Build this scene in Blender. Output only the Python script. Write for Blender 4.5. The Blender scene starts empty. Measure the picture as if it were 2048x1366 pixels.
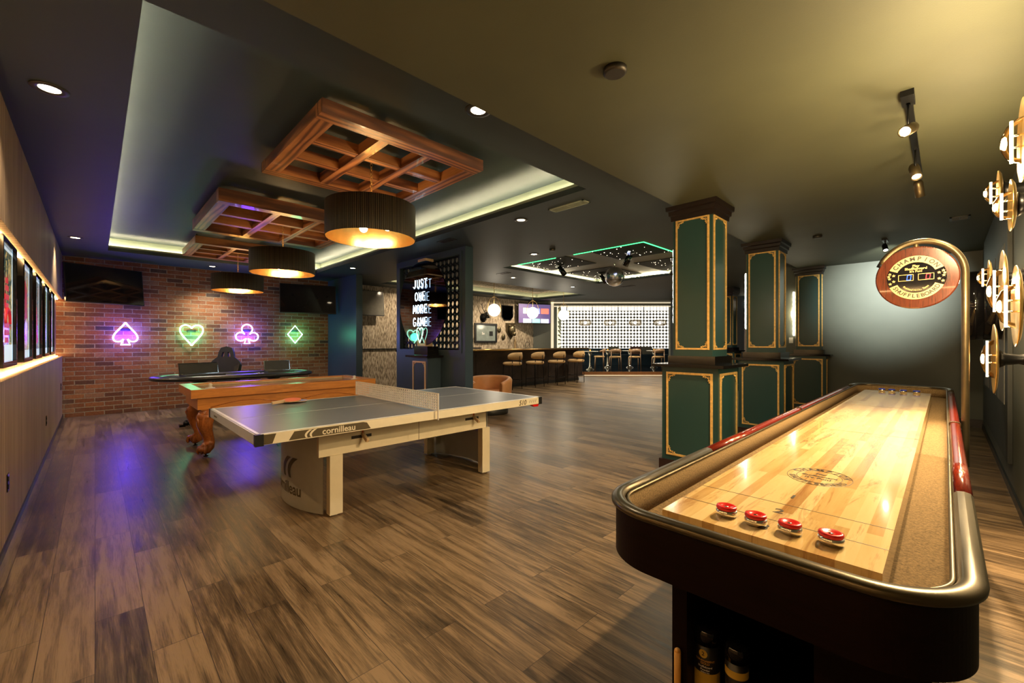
import bpy, bmesh, math, random
from mathutils import Matrix, Vector
random.seed(7)
PI = math.pi
SC = bpy.context.scene
COL = SC.collection

# ------------------------------------------------------------------ camera
cd = bpy.data.cameras.new('camera'); cam = bpy.data.objects.new('camera', cd); COL.objects.link(cam)
cam.location = (0, 0, 1.36)
cam.rotation_euler = (PI/2, 0, math.radians(45.55))
cd.sensor_width = 36; cd.lens = 850/2048*36; cd.shift_y = 1.5/2048; cd.clip_start = .02; cd.clip_end = 80
SC.camera = cam
# ------------------------------------------------------------------ world, exposure
w = bpy.data.worlds.new('world'); SC.world = w; w.use_nodes = True
w.node_tree.nodes['Background'].inputs[0].default_value = (.02, .02, .03, 1)
w.node_tree.nodes['Background'].inputs[1].default_value = .3
vs = SC.view_settings; vs.view_transform = 'Standard'; vs.look = 'None'; vs.gamma = 1; vs.exposure = 0.32
vs.use_curve_mapping = False
cy = SC.cycles
cy.use_denoising = True; cy.sample_clamp_indirect = 6; cy.sample_clamp_direct = 0
cy.max_bounces = 8; cy.diffuse_bounces = 4; cy.glossy_bounces = 4; cy.transmission_bounces = 6
cy.caustics_reflective = False; cy.caustics_refractive = False
WARM = (1, .70, .36); AMB = (1, .62, .25); NEUT = (1, .86, .66)

def light(name, typ, loc, power, color, size=.05, rot=None, angle=100, blend=.7, parent=None):
    l = bpy.data.lights.new(name, typ); l.energy = power; l.color = color
    if typ == 'AREA': l.size = size
    else: l.shadow_soft_size = size
    if typ == 'SPOT': l.spot_size = math.radians(angle); l.spot_blend = blend
    o = bpy.data.objects.new(name, l); COL.objects.link(o); o.location = loc
    if rot: o.rotation_euler = rot
    if parent: o.parent = parent
    return o

# ------------------------------------------------------------------ materials
class N:
    def __init__(s, name):
        s.m = bpy.data.materials.new(name); s.m.use_nodes = True
        s.t = s.m.node_tree; s.n = s.t.nodes; s.l = s.t.links; s.p = s.n['Principled BSDF']
    def new(s, t, **k):
        n = s.n.new(t)
        for a, b in k.items(): setattr(n, a, b)
        return n
    def link(s, a, b): s.l.new(a, b)
    def coord(s, scale=(1, 1, 1), rot=(0, 0, 0), kind='Object', loc=(0, 0, 0)):
        c = s.new('ShaderNodeTexCoord'); m = s.new('ShaderNodeMapping')
        m.inputs['Scale'].default_value = scale; m.inputs['Rotation'].default_value = rot; m.inputs['Location'].default_value = loc
        s.link(c.outputs[kind], m.inputs[0]); return m.outputs[0]
    def noise(s, vec, scale=5, detail=4, rough=.6, dist=0):
        n = s.new('ShaderNodeTexNoise'); s.link(vec, n.inputs['Vector'])
        n.inputs['Scale'].default_value = scale; n.inputs['Detail'].default_value = detail
        n.inputs['Roughness'].default_value = rough; n.inputs['Distortion'].default_value = dist; return n.outputs['Fac']
    def ramp(s, fac, stops):
        r = s.new('ShaderNodeValToRGB'); e = r.color_ramp.elements
        while len(e) < len(stops): e.new(.5)
        for i, (p, c) in enumerate(stops): e[i].position = p; e[i].color = (*c, 1)
        s.link(fac, r.inputs[0]); return r.outputs[0]
    def mix(s, fac, a, b, mode='MIX'):
        m = s.new('ShaderNodeMix', data_type='RGBA', blend_type=mode)
        for v, k in ((fac, 0), (a, 6), (b, 7)):
            if isinstance(v, (int, float)): m.inputs[k].default_value = v
            elif isinstance(v, tuple): m.inputs[k].default_value = (*v, 1)
            else: s.link(v, m.inputs[k])
        return m.outputs[2]
    def math(s, op, a, b=0.0, c=None):
        m = s.new('ShaderNodeMath', operation=op)
        for i, v in enumerate((a, b, c)):
            if v is None: continue
            if isinstance(v, (int, float)): m.inputs[i].default_value = v
            else: s.link(v, m.inputs[i])
        return m.outputs[0]
    def bump(s, h, strength=.3, dist=.01):
        b = s.new('ShaderNodeBump'); b.inputs['Strength'].default_value = strength; b.inputs['Distance'].default_value = dist
        s.link(h, b.inputs['Height']); s.link(b.outputs[0], s.p.inputs['Normal'])
    def set(s, color=None, rough=None, metal=None, **k):
        for nm, v in (('Base Color', color), ('Roughness', rough), ('Metallic', metal)):
            if v is None: continue
            if isinstance(v, tuple): s.p.inputs[nm].default_value = (*v, 1)
            elif isinstance(v, (int, float)): s.p.inputs[nm].default_value = v
            else: s.link(v, s.p.inputs[nm])
        for nm, v in k.items(): s.p.inputs[nm.replace('_', ' ')].default_value = v
        return s.m

def plain(name, color, rough=.5, metal=0, var=.12, nscale=8, bump=0, **k):
    n = N(name); v = n.coord(); f = n.noise(v, nscale, 3)
    a = tuple(max(0, c*(1-var)) for c in color); b = tuple(min(1, c*(1+var)) for c in color)
    c = n.ramp(f, [(.3, a), (.7, b)])
    if bump: n.bump(n.noise(v, nscale*12, 3), bump, .002)
    return n.set(c, rough, metal, **k)
def glow(name, color, strength):
    n = N(name); n.p.inputs['Emission Color'].default_value = (*color, 1); n.p.inputs['Emission Strength'].default_value = strength
    return n.set(color, .5)

def wood(name, dark, light_, scale=(1, 10, 10), rough=.4, rings=3, bump=.15, coat=0):
    n = N(name); v = n.coord(scale)
    f = n.noise(v, rings, 5, .6, 1.2)
    g = n.noise(n.coord(tuple(s*3 for s in scale)), rings*2, 3, .7)
    c = n.ramp(f, [(.32, dark), (.5, light_), (.62, tuple(x*.75 for x in light_)), (.75, light_)])
    c = n.mix(.35, c, n.ramp(g, [(.35, dark), (.65, light_)]))
    n.bump(g, bump, .002)
    return n.set(c, rough, Coat_Weight=coat)

M = {}
def mk_floor():
    n = N('plank_floor')
    b = n.new('ShaderNodeTexBrick'); b.offset = .37; b.offset_frequency = 2
    n.link(n.coord(), b.inputs['Vector'])
    b.inputs['Scale'].default_value = 1; b.inputs['Brick Width'].default_value = 1.22; b.inputs['Row Height'].default_value = .18
    b.inputs['Mortar Size'].default_value = .0013; b.inputs['Mortar Smooth'].default_value = .1; b.inputs['Bias'].default_value = 0
    b.inputs['Color1'].default_value = (0, 0, 0, 1); b.inputs['Color2'].default_value = (1, 1, 1, 1); b.inputs['Mortar'].default_value = (.3, .3, .3, 1)
    v = n.coord((.75, 11, 1)); 
    # shift grain per plank
    comb = n.new('ShaderNodeVectorMath', operation='MULTIPLY_ADD'); n.link(b.outputs['Color'], comb.inputs[0]); comb.inputs[1].default_value = (7, 3, 0); n.link(v, comb.inputs[2])
    g1 = n.noise(comb.outputs[0], 2.2, 7, .68, .6)
    g2 = n.noise(n.coord((2.2, 75, 1)), 3, 4, .7)
    g3 = n.noise(n.coord((.9, 1.6, 1)), 1.6, 3, .5)
    f = n.math('ADD', n.math('MULTIPLY', g1, .62), n.math('MULTIPLY', g2, .30))
    f = n.math('ADD', f, n.math('MULTIPLY', g3, .18))
    f = n.math('ADD', f, n.math('MULTIPLY', b.outputs['Color'], .12))
    c = n.ramp(f, [(.42, (.011, .007, .004)), (.50, (.043, .028, .015)), (.59, (.112, .072, .038)), (.70, (.24, .160, .088))])
    c = n.mix(b.outputs['Fac'], c, (.02, .014, .01))
    n.bump(n.math('SUBTRACT', g2, n.math('MULTIPLY', b.outputs['Fac'], 2)), .25, .0015)
    rg = n.ramp(g1, [(.3, (.27, .27, .27)), (.7, (.42, .42, .42))])
    return n.set(c, rg, 0, Specular_IOR_Level=.5)
M['floor'] = mk_floor()
def mk_brick():
    n = N('red_brick')
    b = n.new('ShaderNodeTexBrick'); b.offset = .5
    # wall lies in the YZ plane
    c0 = n.new('ShaderNodeTexCoord'); sp = n.new('ShaderNodeSeparateXYZ'); cb = n.new('ShaderNodeCombineXYZ')
    n.link(c0.outputs['Object'], sp.inputs[0]); n.link(sp.outputs[1], cb.inputs[0]); n.link(sp.outputs[2], cb.inputs[1])
    wob = n.new('ShaderNodeTexNoise'); wob.inputs['Scale'].default_value = 9; n.link(cb.outputs[0], wob.inputs['Vector'])
    ad = n.new('ShaderNodeVectorMath', operation='MULTIPLY_ADD'); n.link(wob.outputs['Color'], ad.inputs[0]); ad.inputs[1].default_value = (.010, .010, 0); n.link(cb.outputs[0], ad.inputs[2])
    n.link(ad.outputs[0], b.inputs['Vector'])
    b.inputs['Scale'].default_value = 1; b.inputs['Brick Width'].default_value = .262; b.inputs['Row Height'].default_value = .0835
    b.inputs['Mortar Size'].default_value = .008; b.inputs['Mortar Smooth'].default_value = .25; b.inputs['Bias'].default_value = 0
    b.inputs['Color1'].default_value = (0, 0, 0, 1); b.inputs['Color2'].default_value = (1, 1, 1, 1); b.inputs['Mortar'].default_value = (.5, .5, .5, 1)
    bc = n.ramp(b.outputs['Color'], [(0, (.075, .055, .05)), (.07, (.17, .065, .030)), (.35, (.34, .125, .042)), (.6, (.22, .080, .034)), (.8, (.42, .165, .06)), (1, (.32, .19, .12))])
    g = n.noise(ad.outputs[0], 30, 5, .7); g2 = n.noise(ad.outputs[0], 2.2, 3, .6)
    bc = n.mix(.45, bc, n.ramp(g, [(.35, (.3, .3, .3)), (.65, (1, 1, 1))]), 'MULTIPLY')
    bc = n.mix(n.ramp(g2, [(.5, (0, 0, 0)), (.75, (.35, .35, .35))]), bc, (.38, .27, .19))
    mc = n.ramp(g, [(.3, (.22, .18, .12)), (.7, (.45, .37, .26))])
    c = n.mix(b.outputs['Fac'], bc, mc)
    n.bump(n.math('SUBTRACT', n.math('MULTIPLY', g, .25), b.outputs['Fac']), .9, .008)
    return n.set(c, .8)
M['brick'] = mk_brick()
def mk_slats():
    n = N('oak_slat_panel')
    c0 = n.new('ShaderNodeTexCoord'); sp = n.new('ShaderNodeSeparateXYZ'); n.link(c0.outputs['Object'], sp.inputs[0])
    fr = n.math('FRACT', n.math('MULTIPLY', sp.outputs[0], 13))
    tri = n.math('ABSOLUTE', n.math('SUBTRACT', fr, .5))
    groove = n.math('SMOOTH_MIN', n.math('MULTIPLY', n.math('SUBTRACT', .5, tri), 8), 1, .3)
    cell = n.math('FLOOR', n.math('MULTIPLY', sp.outputs[0], 13))
    wn = n.new('ShaderNodeTexWhiteNoise', noise_dimensions='1D'); n.link(cell, wn.inputs['W'])
    g = n.noise(n.coord((30, 1, 1.3)), 3, 5, .6)
    g2 = n.noise(n.coord((.8, 1, .5)), 2, 2, .6)
    f = n.math('ADD', n.math('MULTIPLY', g, .6), n.math('MULTIPLY', wn.outputs[0], .2)); f = n.math('ADD', f, n.math('MULTIPLY', g2, .25))
    c = n.ramp(f, [(.35, (.22, .135, .07)), (.55, (.36, .24, .135)), (.75, (.45, .31, .19))])
    c = n.mix(n.ramp(groove, [(0, (1, 1, 1)), (.9, (0, 0, 0))]), c, (.06, .035, .02))
    n.bump(groove, .8, .006)
    return n.set(c, .5)
M['slats'] = mk_slats()
def mk_bark(name='bark', axis=2, tint=1.0):
    n = N(name)
    sc = (9, 9, 1.6) if axis == 2 else (2, 9, 9)
    v = n.coord(sc); a = n.noise(v, 3.2, 7, .75, 1.5); vo = n.new('ShaderNodeTexVoronoi'); n.link(n.coord(tuple(x*1.4 for x in sc)), vo.inputs['Vector']); vo.inputs['Scale'].default_value = 3.4
    f = n.math('ADD', n.math('MULTIPLY', a, .8), n.math('MULTIPLY', vo.outputs['Distance'], .28))
    t = tint
    c = n.ramp(f, [(.38, (.03*t, .022*t, .015*t)), (.48, (.24*t, .18*t, .12*t)), (.58, (.50*t, .41*t, .30*t)), (.72, (.72*t, .63*t, .48*t))])
    n.bump(f, 1, .03)
    return n.set(c, .85)
M['bark'] = mk_bark()
M['bark_dark'] = mk_bark('bark_ceiling', 0, .55)
def paint(name, col, bump=.15, rough=.5):
    n = N(name); v = n.coord(); f = n.noise(v, 1.3, 3)
    c = n.ramp(f, [(.3, tuple(x*.9 for x in col)), (.7, tuple(x*1.1 for x in col))]); n.bump(n.noise(v, 160, 2), bump, .001)
    return n.set(c, rough)
M['ceil'] = paint('dark_green_ceiling_paint', (.060, .062, .034), .35, .62)
M['ceil_blue'] = paint('dark_teal_ceiling_paint', (.026, .038, .042), .2, .55)
M['green'] = paint('dark_green_wall_paint', (.10, .108, .092), .12, .5)
M['pillar'] = paint('dark_green_satin_paint', (.018, .058, .058), .06, .32)
M['navy'] = paint('navy_wall_paint', (.035, .060, .085), .1, .4)
M['lip'] = paint('pale_green_cove_paint', (.30, .34, .26), .1, .6)
def mk_granite():
    n = N('black_granite'); v = n.coord(); vo = n.new('ShaderNodeTexVoronoi'); n.link(v, vo.inputs['Vector']); vo.inputs['Scale'].default_value = 55
    c = n.ramp(vo.outputs['Distance'], [(0, (.5, .45, .38)), (.055, (.006, .005, .005)), (1, (.003, .003, .0035))])
    return n.set(c, .12)
M['granite'] = mk_granite()
M['black'] = plain('black_satin', (.012, .012, .013), .35)
M['blackgloss'] = plain('black_gloss', (.006, .006, .008), .06)
M['blackmetal'] = plain('black_metal', (.02, .02, .022), .35, .8)
M['darkwood'] = wood('mahogany_dark', (.004, .0012, .0010), (.009, .0025, .0022), (1, 8, 8), .5)
M['darkwood'].node_tree.nodes['Principled BSDF'].inputs['Specular IOR Level'].default_value = .15
M['capwood'] = wood('dark_brown_moulding', (.003, .001, .001), (.009, .003, .0025), (4, 4, 4), .45)
M['baseb'] = plain('dark_maroon_baseboard', (.022, .008, .008), .4)
M['gold'] = plain('gold_leaf', (.85, .55, .19), .36, .35, .2, 30)
M['brass'] = plain('brushed_brass', (.66, .44, .17), .28, 1, .15, 20)
M['bronze'] = plain('antique_bronze', (.13, .10, .058), .36, .85, .15, 12)
M['rail_bronze'] = plain('dark_rubber_bronze_rail', (.085, .068, .040), .30, .7, .15, 10)
M['bronze_dark'] = plain('dark_bronze_rail', (.13, .105, .06), .3, .75, .2, 10)
M['steel'] = plain('chrome_steel', (.75, .72, .66), .12, 1, .05)
def mk_beam(name, ax):
    n = N(name); sc = [7, 7, 7]; sc[ax] = .8
    v = n.coord(tuple(sc)); wv = n.new('ShaderNodeTexWave', wave_type='RINGS', rings_direction='XYZ'[ax]); n.link(v, wv.inputs['Vector'])
    wv.inputs['Scale'].default_value = .75; wv.inputs['Distortion'].default_value = 9; wv.inputs['Detail'].default_value = 3; wv.inputs['Detail Scale'].default_value = .9
    sc2 = [30, 30, 30]; sc2[ax] = 2; g = n.noise(n.coord(tuple(sc2)), 3, 4, .7); big = n.noise(n.coord((1.5, 1.5, 1.5)), 1.5, 2)
    c = n.ramp(wv.outputs['Fac'], [(.0, (.10, .024, .006)), (.28, (.24, .072, .020)), (.6, (.44, .165, .052)), (1, (.50, .20, .066))])
    c = n.mix(.5, c, n.ramp(g, [(.3, (.35, .35, .35)), (.65, (1, 1, 1))]), 'MULTIPLY')
    c = n.mix(.6, c, n.ramp(big, [(.35, (.5, .5, .5)), (.65, (1, 1, 1))]), 'MULTIPLY')
    n.bump(g, .3, .002); return n.set(c, .42, Coat_Weight=.15)
M['beam'] = mk_beam('rustic_beam', 0); M['beam_y'] = mk_beam('rustic_beam_cross', 1)
M['orangewood'] = wood('amber_stained_wood', (.42, .13, .025), (.78, .31, .065), (9, .8, 9), .3, 1.4, .05, .3)
M['legwood'] = wood('carved_leg_wood', (.16, .04, .012), (.48, .15, .035), (6, 6, 2), .25, 2, .05, .4)
M['redwood'] = wood('red_rosewood_rail', (.07, .005, .003), (.24, .022, .009), (12, .9, 12), .16, 3, .0, .6)
M['redwood_sign'] = wood('sign_red_oak', (.010, .0025, .0015), (.10, .020, .008), (22, 2, 1.2), .22, 2.4, .0, .5)
M['cream'] = plain('cream_powder_coat', (.70, .62, .46), .38, 0, .04)
M['greymet'] = plain('grey_powder_coat', (.46, .47, .46), .4, .2, .05)
M['tabletop'] = plain('grey_table_top', (.13, .14, .155), .36, 0, .05)
M['white'] = plain('white_plastic', (.8, .78, .74), .35, 0, .03)
M['whiteline'] = plain('white_paint_line', (.75, .75, .75), .4)
M['carpet'] = plain('tan_gutter_carpet', (.24, .155, .068), .95, 0, .5, 170, .9)
def mk_block():
    n = N('maple_butcher_block')
    c0 = n.new('ShaderNodeTexCoord'); sp = n.new('ShaderNodeSeparateXYZ'); n.link(c0.outputs['Object'], sp.inputs[0])
    b = n.new('ShaderNodeTexBrick'); b.offset = .43
    cb = n.new('ShaderNodeCombineXYZ'); n.link(sp.outputs[1], cb.inputs[0]); n.link(sp.outputs[0], cb.inputs[1]); n.link(cb.outputs[0], b.inputs['Vector'])
    b.inputs['Scale'].default_value = 1; b.inputs['Brick Width'].default_value = .95; b.inputs['Row Height'].default_value = .034
    b.inputs['Mortar Size'].default_value = .0; b.inputs['Color1'].default_value = (0, 0, 0, 1); b.inputs['Color2'].default_value = (1, 1, 1, 1); b.inputs['Mortar'].default_value = (.5, .5, .5, 1)
    g = n.noise(n.coord((14, 1.4, 14)), 2.5, 5, .6, .5)
    st = n.noise(n.coord((9, 1.1, 1)), 1.5, 5, .75, 1)
    f = n.math('ADD', n.math('MULTIPLY', b.outputs['Color'], .55), n.math('MULTIPLY', g, .45))
    c = n.ramp(f, [(.15, (.46, .25, .085)), (.4, (.68, .45, .18)), (.62, (.78, .56, .26)), (.85, (.84, .65, .34))])
    c = n.mix(n.ramp(st, [(.54, (0, 0, 0)), (.70, (.75, .75, .75))]), c, (.30, .11, .025))
    return n.set(c, .14, 0, Coat_Weight=.6, Coat_Roughness=.05)
M['block'] = mk_block()
M['ink'] = plain('worn_black_ink', (.05, .035, .02), .3)
M['leather'] = plain('black_leather', (.02, .02, .024), .32, 0, .2, 20, .2)
M['felt'] = plain('black_felt', (.02, .03, .03), .9)
M['blackfab'] = plain('black_fabric', (.016, .018, .022), .75)
M['peach'] = plain('apricot_leather', (.62, .27, .10), .45, 0, .08)
M['mustard'] = plain('tan_velvet', (.68, .44, .21), .8, 0, .1)
M['blueseat'] = plain('navy_velvet_seat', (.03, .065, .11), .8)
M['bardark'] = wood('bar_front_walnut', (.020, .014, .014), (.05, .036, .034), (4, 1, 1), .3)
M['marble'] = plain('pale_marble', (.7, .66, .58), .2)
M['chairwood'] = wood('ash_wood', (.20, .11, .06), (.40, .25, .15), (4, 4, 4), .45)
M['darkpanel'] = plain('charcoal_board', (.030, .034, .034), .5)
M['mirror'] = plain('dark_mirror_glass', (.10, .10, .115), .03, 1, .02)
M['screen'] = plain('switched_off_screen', (.012, .012, .014), .05)
M['red'] = plain('red_plastic', (.62, .01, .008), .22)
M['blue'] = plain('blue_plastic', (.03, .05, .55), .22)
M['redrub'] = plain('red_rubber', (.75, .17, .09), .6)
M['bluerub'] = plain('lilac_blue_rubber', (.28, .30, .60), .6)
M['yellowlab'] = plain('yellow_label', (.75, .50, .08), .4)
M['palewood'] = plain('pale_beech', (.62, .44, .26), .5)
M['amberwood'] = plain('amber_pine', (.70, .36, .08), .5)
M['ring'] = plain('dark_bronze_ring', (.05, .045, .04), .4, .6)
n = N('smoked_glass_globe'); n.set((1, .72, .40), .03); tr = n.new('ShaderNodeBsdfTransparent'); tr.inputs[0].default_value = (.97, .90, .78, 1); gg = n.new('ShaderNodeBsdfGlossy'); gg.inputs[0].default_value = (.6, .55, .45, 1); gg.inputs['Roughness'].default_value = .05
mx = n.new('ShaderNodeMixShader'); lw = n.new('ShaderNodeLayerWeight'); lw.inputs[0].default_value = .18; n.link(lw.outputs['Fresnel'], mx.inputs[0]); n.link(tr.outputs[0], mx.inputs[1]); n.link(gg.outputs[0], mx.inputs[2]); n.link(mx.outputs[0], n.n['Material Output'].inputs[0]); M['amberglass'] = n.m
M['purpleN'] = glow('violet_neon', (.50, .40, 1.0), 9)
M['greenN'] = glow('green_neon', (.42, 1.0, .66), 7)
M['whiteN'] = glow('white_neon', (.62, .85, 1.0), 7)
M['cove'] = glow('warm_cove_led', (1, .86, .55), 85)
M['ledstrip'] = glow('amber_led_strip', (1, .66, .28), 42)
M['bulb'] = glow('warm_bulb', (1, .78, .46), 30)
M['tubebulb'] = glow('warm_tube', (1, .78, .44), 9)
M['dl'] = glow('downlight_lens', (1, .82, .55), 14)
M['globe'] = glow('opal_globe', (1, .90, .74), 5)
M['backlit'] = glow('backlit_panel', (1, .93, .78), 1.5)
M['greenled'] = glow('green_led', (.05, 1, .2), 3.5)
M['sconce'] = glow('crystal_sconce', (1, .90, .62), 12)
M['digitb'] = glow('blue_digit', (.02, .09, 1), 3)
M['digitr'] = glow('red_digit', (1, .01, .03), 2.5)

# ------------------------------------------------------------------ mesh tools
class B:
    def __init__(s): s.b = bmesh.new(); s.mi = 0
    def _f(s, vs):
        try: f = s.b.faces.new(vs)
        except ValueError: return None
        f.material_index = s.mi; return f
    def box(s, x0, x1, y0, y1, z0, z1):
        v = [s.b.verts.new(p) for p in ((x0,y0,z0),(x1,y0,z0),(x1,y1,z0),(x0,y1,z0),(x0,y0,z1),(x1,y0,z1),(x1,y1,z1),(x0,y1,z1))]
        for q in ((3,2,1,0),(4,5,6,7),(0,1,5,4),(1,2,6,5),(2,3,7,6),(3,0,4,7)): s._f([v[i] for i in q])
        return s
    def hexa(s, pts):   # 8 points: bottom 4 ccw, top 4 ccw
        v = [s.b.verts.new(p) for p in pts]
        for q in ((3,2,1,0),(4,5,6,7),(0,1,5,4),(1,2,6,5),(2,3,7,6),(3,0,4,7)): s._f([v[i] for i in q])
        return s
    def prism(s, pts, z0, z1, mat=None):   # polygon xy extruded; mat maps
        T = mat or Matrix.Identity(4)
        a = [s.b.verts.new(T @ Vector((x, y, z0))) for x, y in pts]; b = [s.b.verts.new(T @ Vector((x, y, z1))) for x, y in pts]
        n = len(pts)
        s._f(a[::-1]); s._f(b)
        for i in range(n): s._f([a[i], a[(i+1) % n], b[(i+1) % n], b[i]])
        return s
    def lathe(s, prof, seg=32, mat=None, cap=True, smooth=True):  # prof [(r,z)]
        T = mat or Matrix.Identity(4); rings = []
        for r, z in prof:
            rings.append([s.b.verts.new(T @ Vector((max(r, 1e-5)*math.cos(2*PI*i/seg), max(r, 1e-5)*math.sin(2*PI*i/seg), z))) for i in range(seg)])
        for a, b in zip(rings, rings[1:]):
            for i in range(seg):
                f = s._f([a[i], a[(i+1) % seg], b[(i+1) % seg], b[i]])
                if f and smooth: f.smooth = True
        if cap: s._f(rings[0][::-1]); s._f(rings[-1])
        return s
    def cyl(s, p0, p1, r, r1=None, seg=16, cap=True):
        p0 = Vector(p0); p1 = Vector(p1); d = p1-p0; L = d.length
        T = Matrix.Translation(p0) @ d.to_track_quat('Z', 'Y').to_matrix().to_4x4()
        return s.lathe([(r, 0), (r if r1 is None else r1, L)], seg, T, cap)
    def sphere(s, c, r, seg=20, sc=(1, 1, 1)):
        T = Matrix.Translation(c) @ Matrix.Diagonal((*sc, 1))
        k = max(6, seg//2)
        return s.lathe([(r*math.sin(PI*i/k), -r*math.cos(PI*i/k)) for i in range(k+1)], seg, T, False)
    def tube(s, pts, r, seg=8, closed=False, cap=True):
        pts = [Vector(p) for p in pts]; n = len(pts); rings = []; up = None
        for i, p in enumerate(pts):
            if closed: t = pts[(i+1) % n]-pts[i-1]
            else: t = pts[min(i+1, n-1)]-pts[max(i-1, 0)]
            t.normalize()
            if up is None:
                up = Vector((0, 0, 1)) if abs(t.z) < .9 else Vector((1, 0, 0))
            u = (up - t*up.dot(t))
            if u.length < 1e-6: u = t.orthogonal()
            u.normalize(); w_ = t.cross(u); up = u
            rr = r[i] if isinstance(r, (list, tuple)) else r
            rings.append([s.b.verts.new(p + (u*math.cos(2*PI*j/seg)+w_*math.sin(2*PI*j/seg))*rr) for j in range(seg)])
        m = n if closed else n-1
        for i in range(m):
            a = rings[i]; b = rings[(i+1) % n]
            for j in range(seg):
                f = s._f([a[j], a[(j+1) % seg], b[(j+1) % seg], b[j]])
                if f: f.smooth = True
        if not closed and cap: s._f(rings[0][::-1]); s._f(rings[-1])
        return s
    def sweep(s, path, prof, closed=True, smooth=True, caps=True):  # path [(x,y,nx,ny)], prof [(off,z)]
        R = []
        for x, y, nx, ny in path: R.append([s.b.verts.new((x+nx*o, y+ny*o, z)) for o, z in prof])
        n = len(R); m = n if closed else n-1; k = len(prof)
        for i in range(m):
            a = R[i]; b = R[(i+1) % n]
            for j in range(k):
                f = s._f([a[j], b[j], b[(j+1) % k], a[(j+1) % k]])
                if f and smooth: f.smooth = True
        if not closed and caps: s._f(R[0]); s._f(R[-1][::-1])
        return s
    def add(s, me, T=None):
        n0 = len(s.b.verts); f0 = len(s.b.faces)
        s.b.from_mesh(me); s.b.verts.ensure_lookup_table(); s.b.faces.ensure_lookup_table()
        if T is not None:
            for v in s.b.verts[n0:]: v.co = T @ v.co
        for f in s.b.faces[f0:]: f.material_index = s.mi
        return s
    def xf(s, T):
        for v in s.b.verts: v.co = T @ v.co
        return s
    def bevel(s, w_, seg=2, ang=35):
        ed = [e for e in s.b.edges if len(e.link_faces) == 2 and e.calc_face_angle(0) > math.radians(ang)]
        if ed: bmesh.ops.bevel(s.b, geom=ed, offset=w_, segments=seg, profile=.5, affect='EDGES', clamp_overlap=True)
        return s
    def build(s, name, mats, parent=None, recalc=True):
        if recalc: bmesh.ops.recalc_face_normals(s.b, faces=s.b.faces[:])
        me = bpy.data.meshes.new(name); s.b.to_mesh(me); s.b.free()
        for m in (mats if isinstance(mats, list) else [mats]): me.materials.append(M[m] if isinstance(m, str) else m)
        o = bpy.data.objects.new(name, me); COL.objects.link(o)
        if parent: o.parent = parent
        return o

def tag(o, label, cat, group=None, kind=None):
    o['label'] = label; o['category'] = cat
    if group: o['group'] = group
    if kind: o['kind'] = kind
    return o
def thing(name, label, cat, loc=(0, 0, 0), rz=0, group=None, rot=None):
    o = bpy.data.objects.new(name, None); COL.objects.link(o); o.location = loc
    o.rotation_euler = rot or (0, 0, rz); o.empty_display_size = .1
    return tag(o, label, cat, group)
def structure(b, name, mats, **k):
    o = b.build(name, mats, **k); o['kind'] = 'structure'; return o
def kids(o): return [c for c in list(COL.objects) if c.parent == o]
def dup(root, loc=None, rz=None, label=None, group=None, rot=None):
    r = root.copy(); COL.objects.link(r)
    if loc: r.location = loc
    if rz is not None: r.rotation_euler = (0, 0, rz)
    if rot: r.rotation_euler = rot
    if label: r['label'] = label
    if group: r['group'] = group
    for c in kids(root):
        k = c.copy(); COL.objects.link(k); k.parent = r
        for g in kids(c):
            q = g.copy(); COL.objects.link(q); q.parent = k
    return r

_gl = {}
def text_mesh(s, size=1, extrude=.002, align='CENTER', bold=0, shear=0, spacing=1):
    k = (s, size, extrude, align, bold, shear, spacing)
    if k in _gl: return _gl[k]
    c = bpy.data.curves.new('t', 'FONT'); c.body = s; c.size = size; c.extrude = extrude; c.align_x = align; c.align_y = 'CENTER'
    c.offset = bold; c.shear = shear; c.space_character = spacing; c.resolution_u = 3
    o = bpy.data.objects.new('t', c); COL.objects.link(o)
    dg = bpy.context.evaluated_depsgraph_get(); me = bpy.data.meshes.new_from_object(o.evaluated_get(dg))
    bpy.data.objects.remove(o); bpy.data.curves.remove(c); _gl[k] = me; return me
# plane matrices for lettering (x right, y up, z towards the viewer)
def face_ny(x, y, z): return Matrix(((1,0,0,x),(0,0,-1,y),(0,1,0,z),(0,0,0,1)))     # faces -y
def face_px(x, y, z): return Matrix(((0,0,1,x),(1,0,0,y),(0,1,0,z),(0,0,0,1)))      # faces +x
def face_py(x, y, z): return Matrix(((-1,0,0,x),(0,0,1,y),(0,1,0,z),(0,0,0,1)))     # faces +y
def arc(cx, cy, r, a0, a1, n): return [(cx+r*math.cos(a0+(a1-a0)*i/n), cy+r*math.sin(a0+(a1-a0)*i/n)) for i in range(n+1)]
def rrect(x0, x1, y0, y1, r, n=8):
    p = []
    for cx, cy_, a in ((x1-r, y1-r, 0), (x0+r, y1-r, PI/2), (x0+r, y0+r, PI), (x1-r, y0+r, 1.5*PI)):
        for i in range(n+1):
            t = a+PI/2*i/n; p.append((cx+r*math.cos(t), cy_+r*math.sin(t), math.cos(t), math.sin(t)))
    return p

# diagonal frame of the far alcove: r along the wall, d into the depth
FD = (-.7139, .7002); RT = (.7002, .7139); DROT = math.radians(45.55)
def dg(r, d, z=0): return (RT[0]*r+FD[0]*d, RT[1]*r+FD[1]*d, z)
ZC = 2.92      # main ceiling
ZR = 2.82      # lower ceiling over the shuffleboard

# ================================================================== SETTING
structure(B().box(-11.6, 1.0, -1.0, 14.0, -.1, 0).box(-19, -2.7, 14.0, 26, -.1, 0), 'floor', 'floor')

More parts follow.
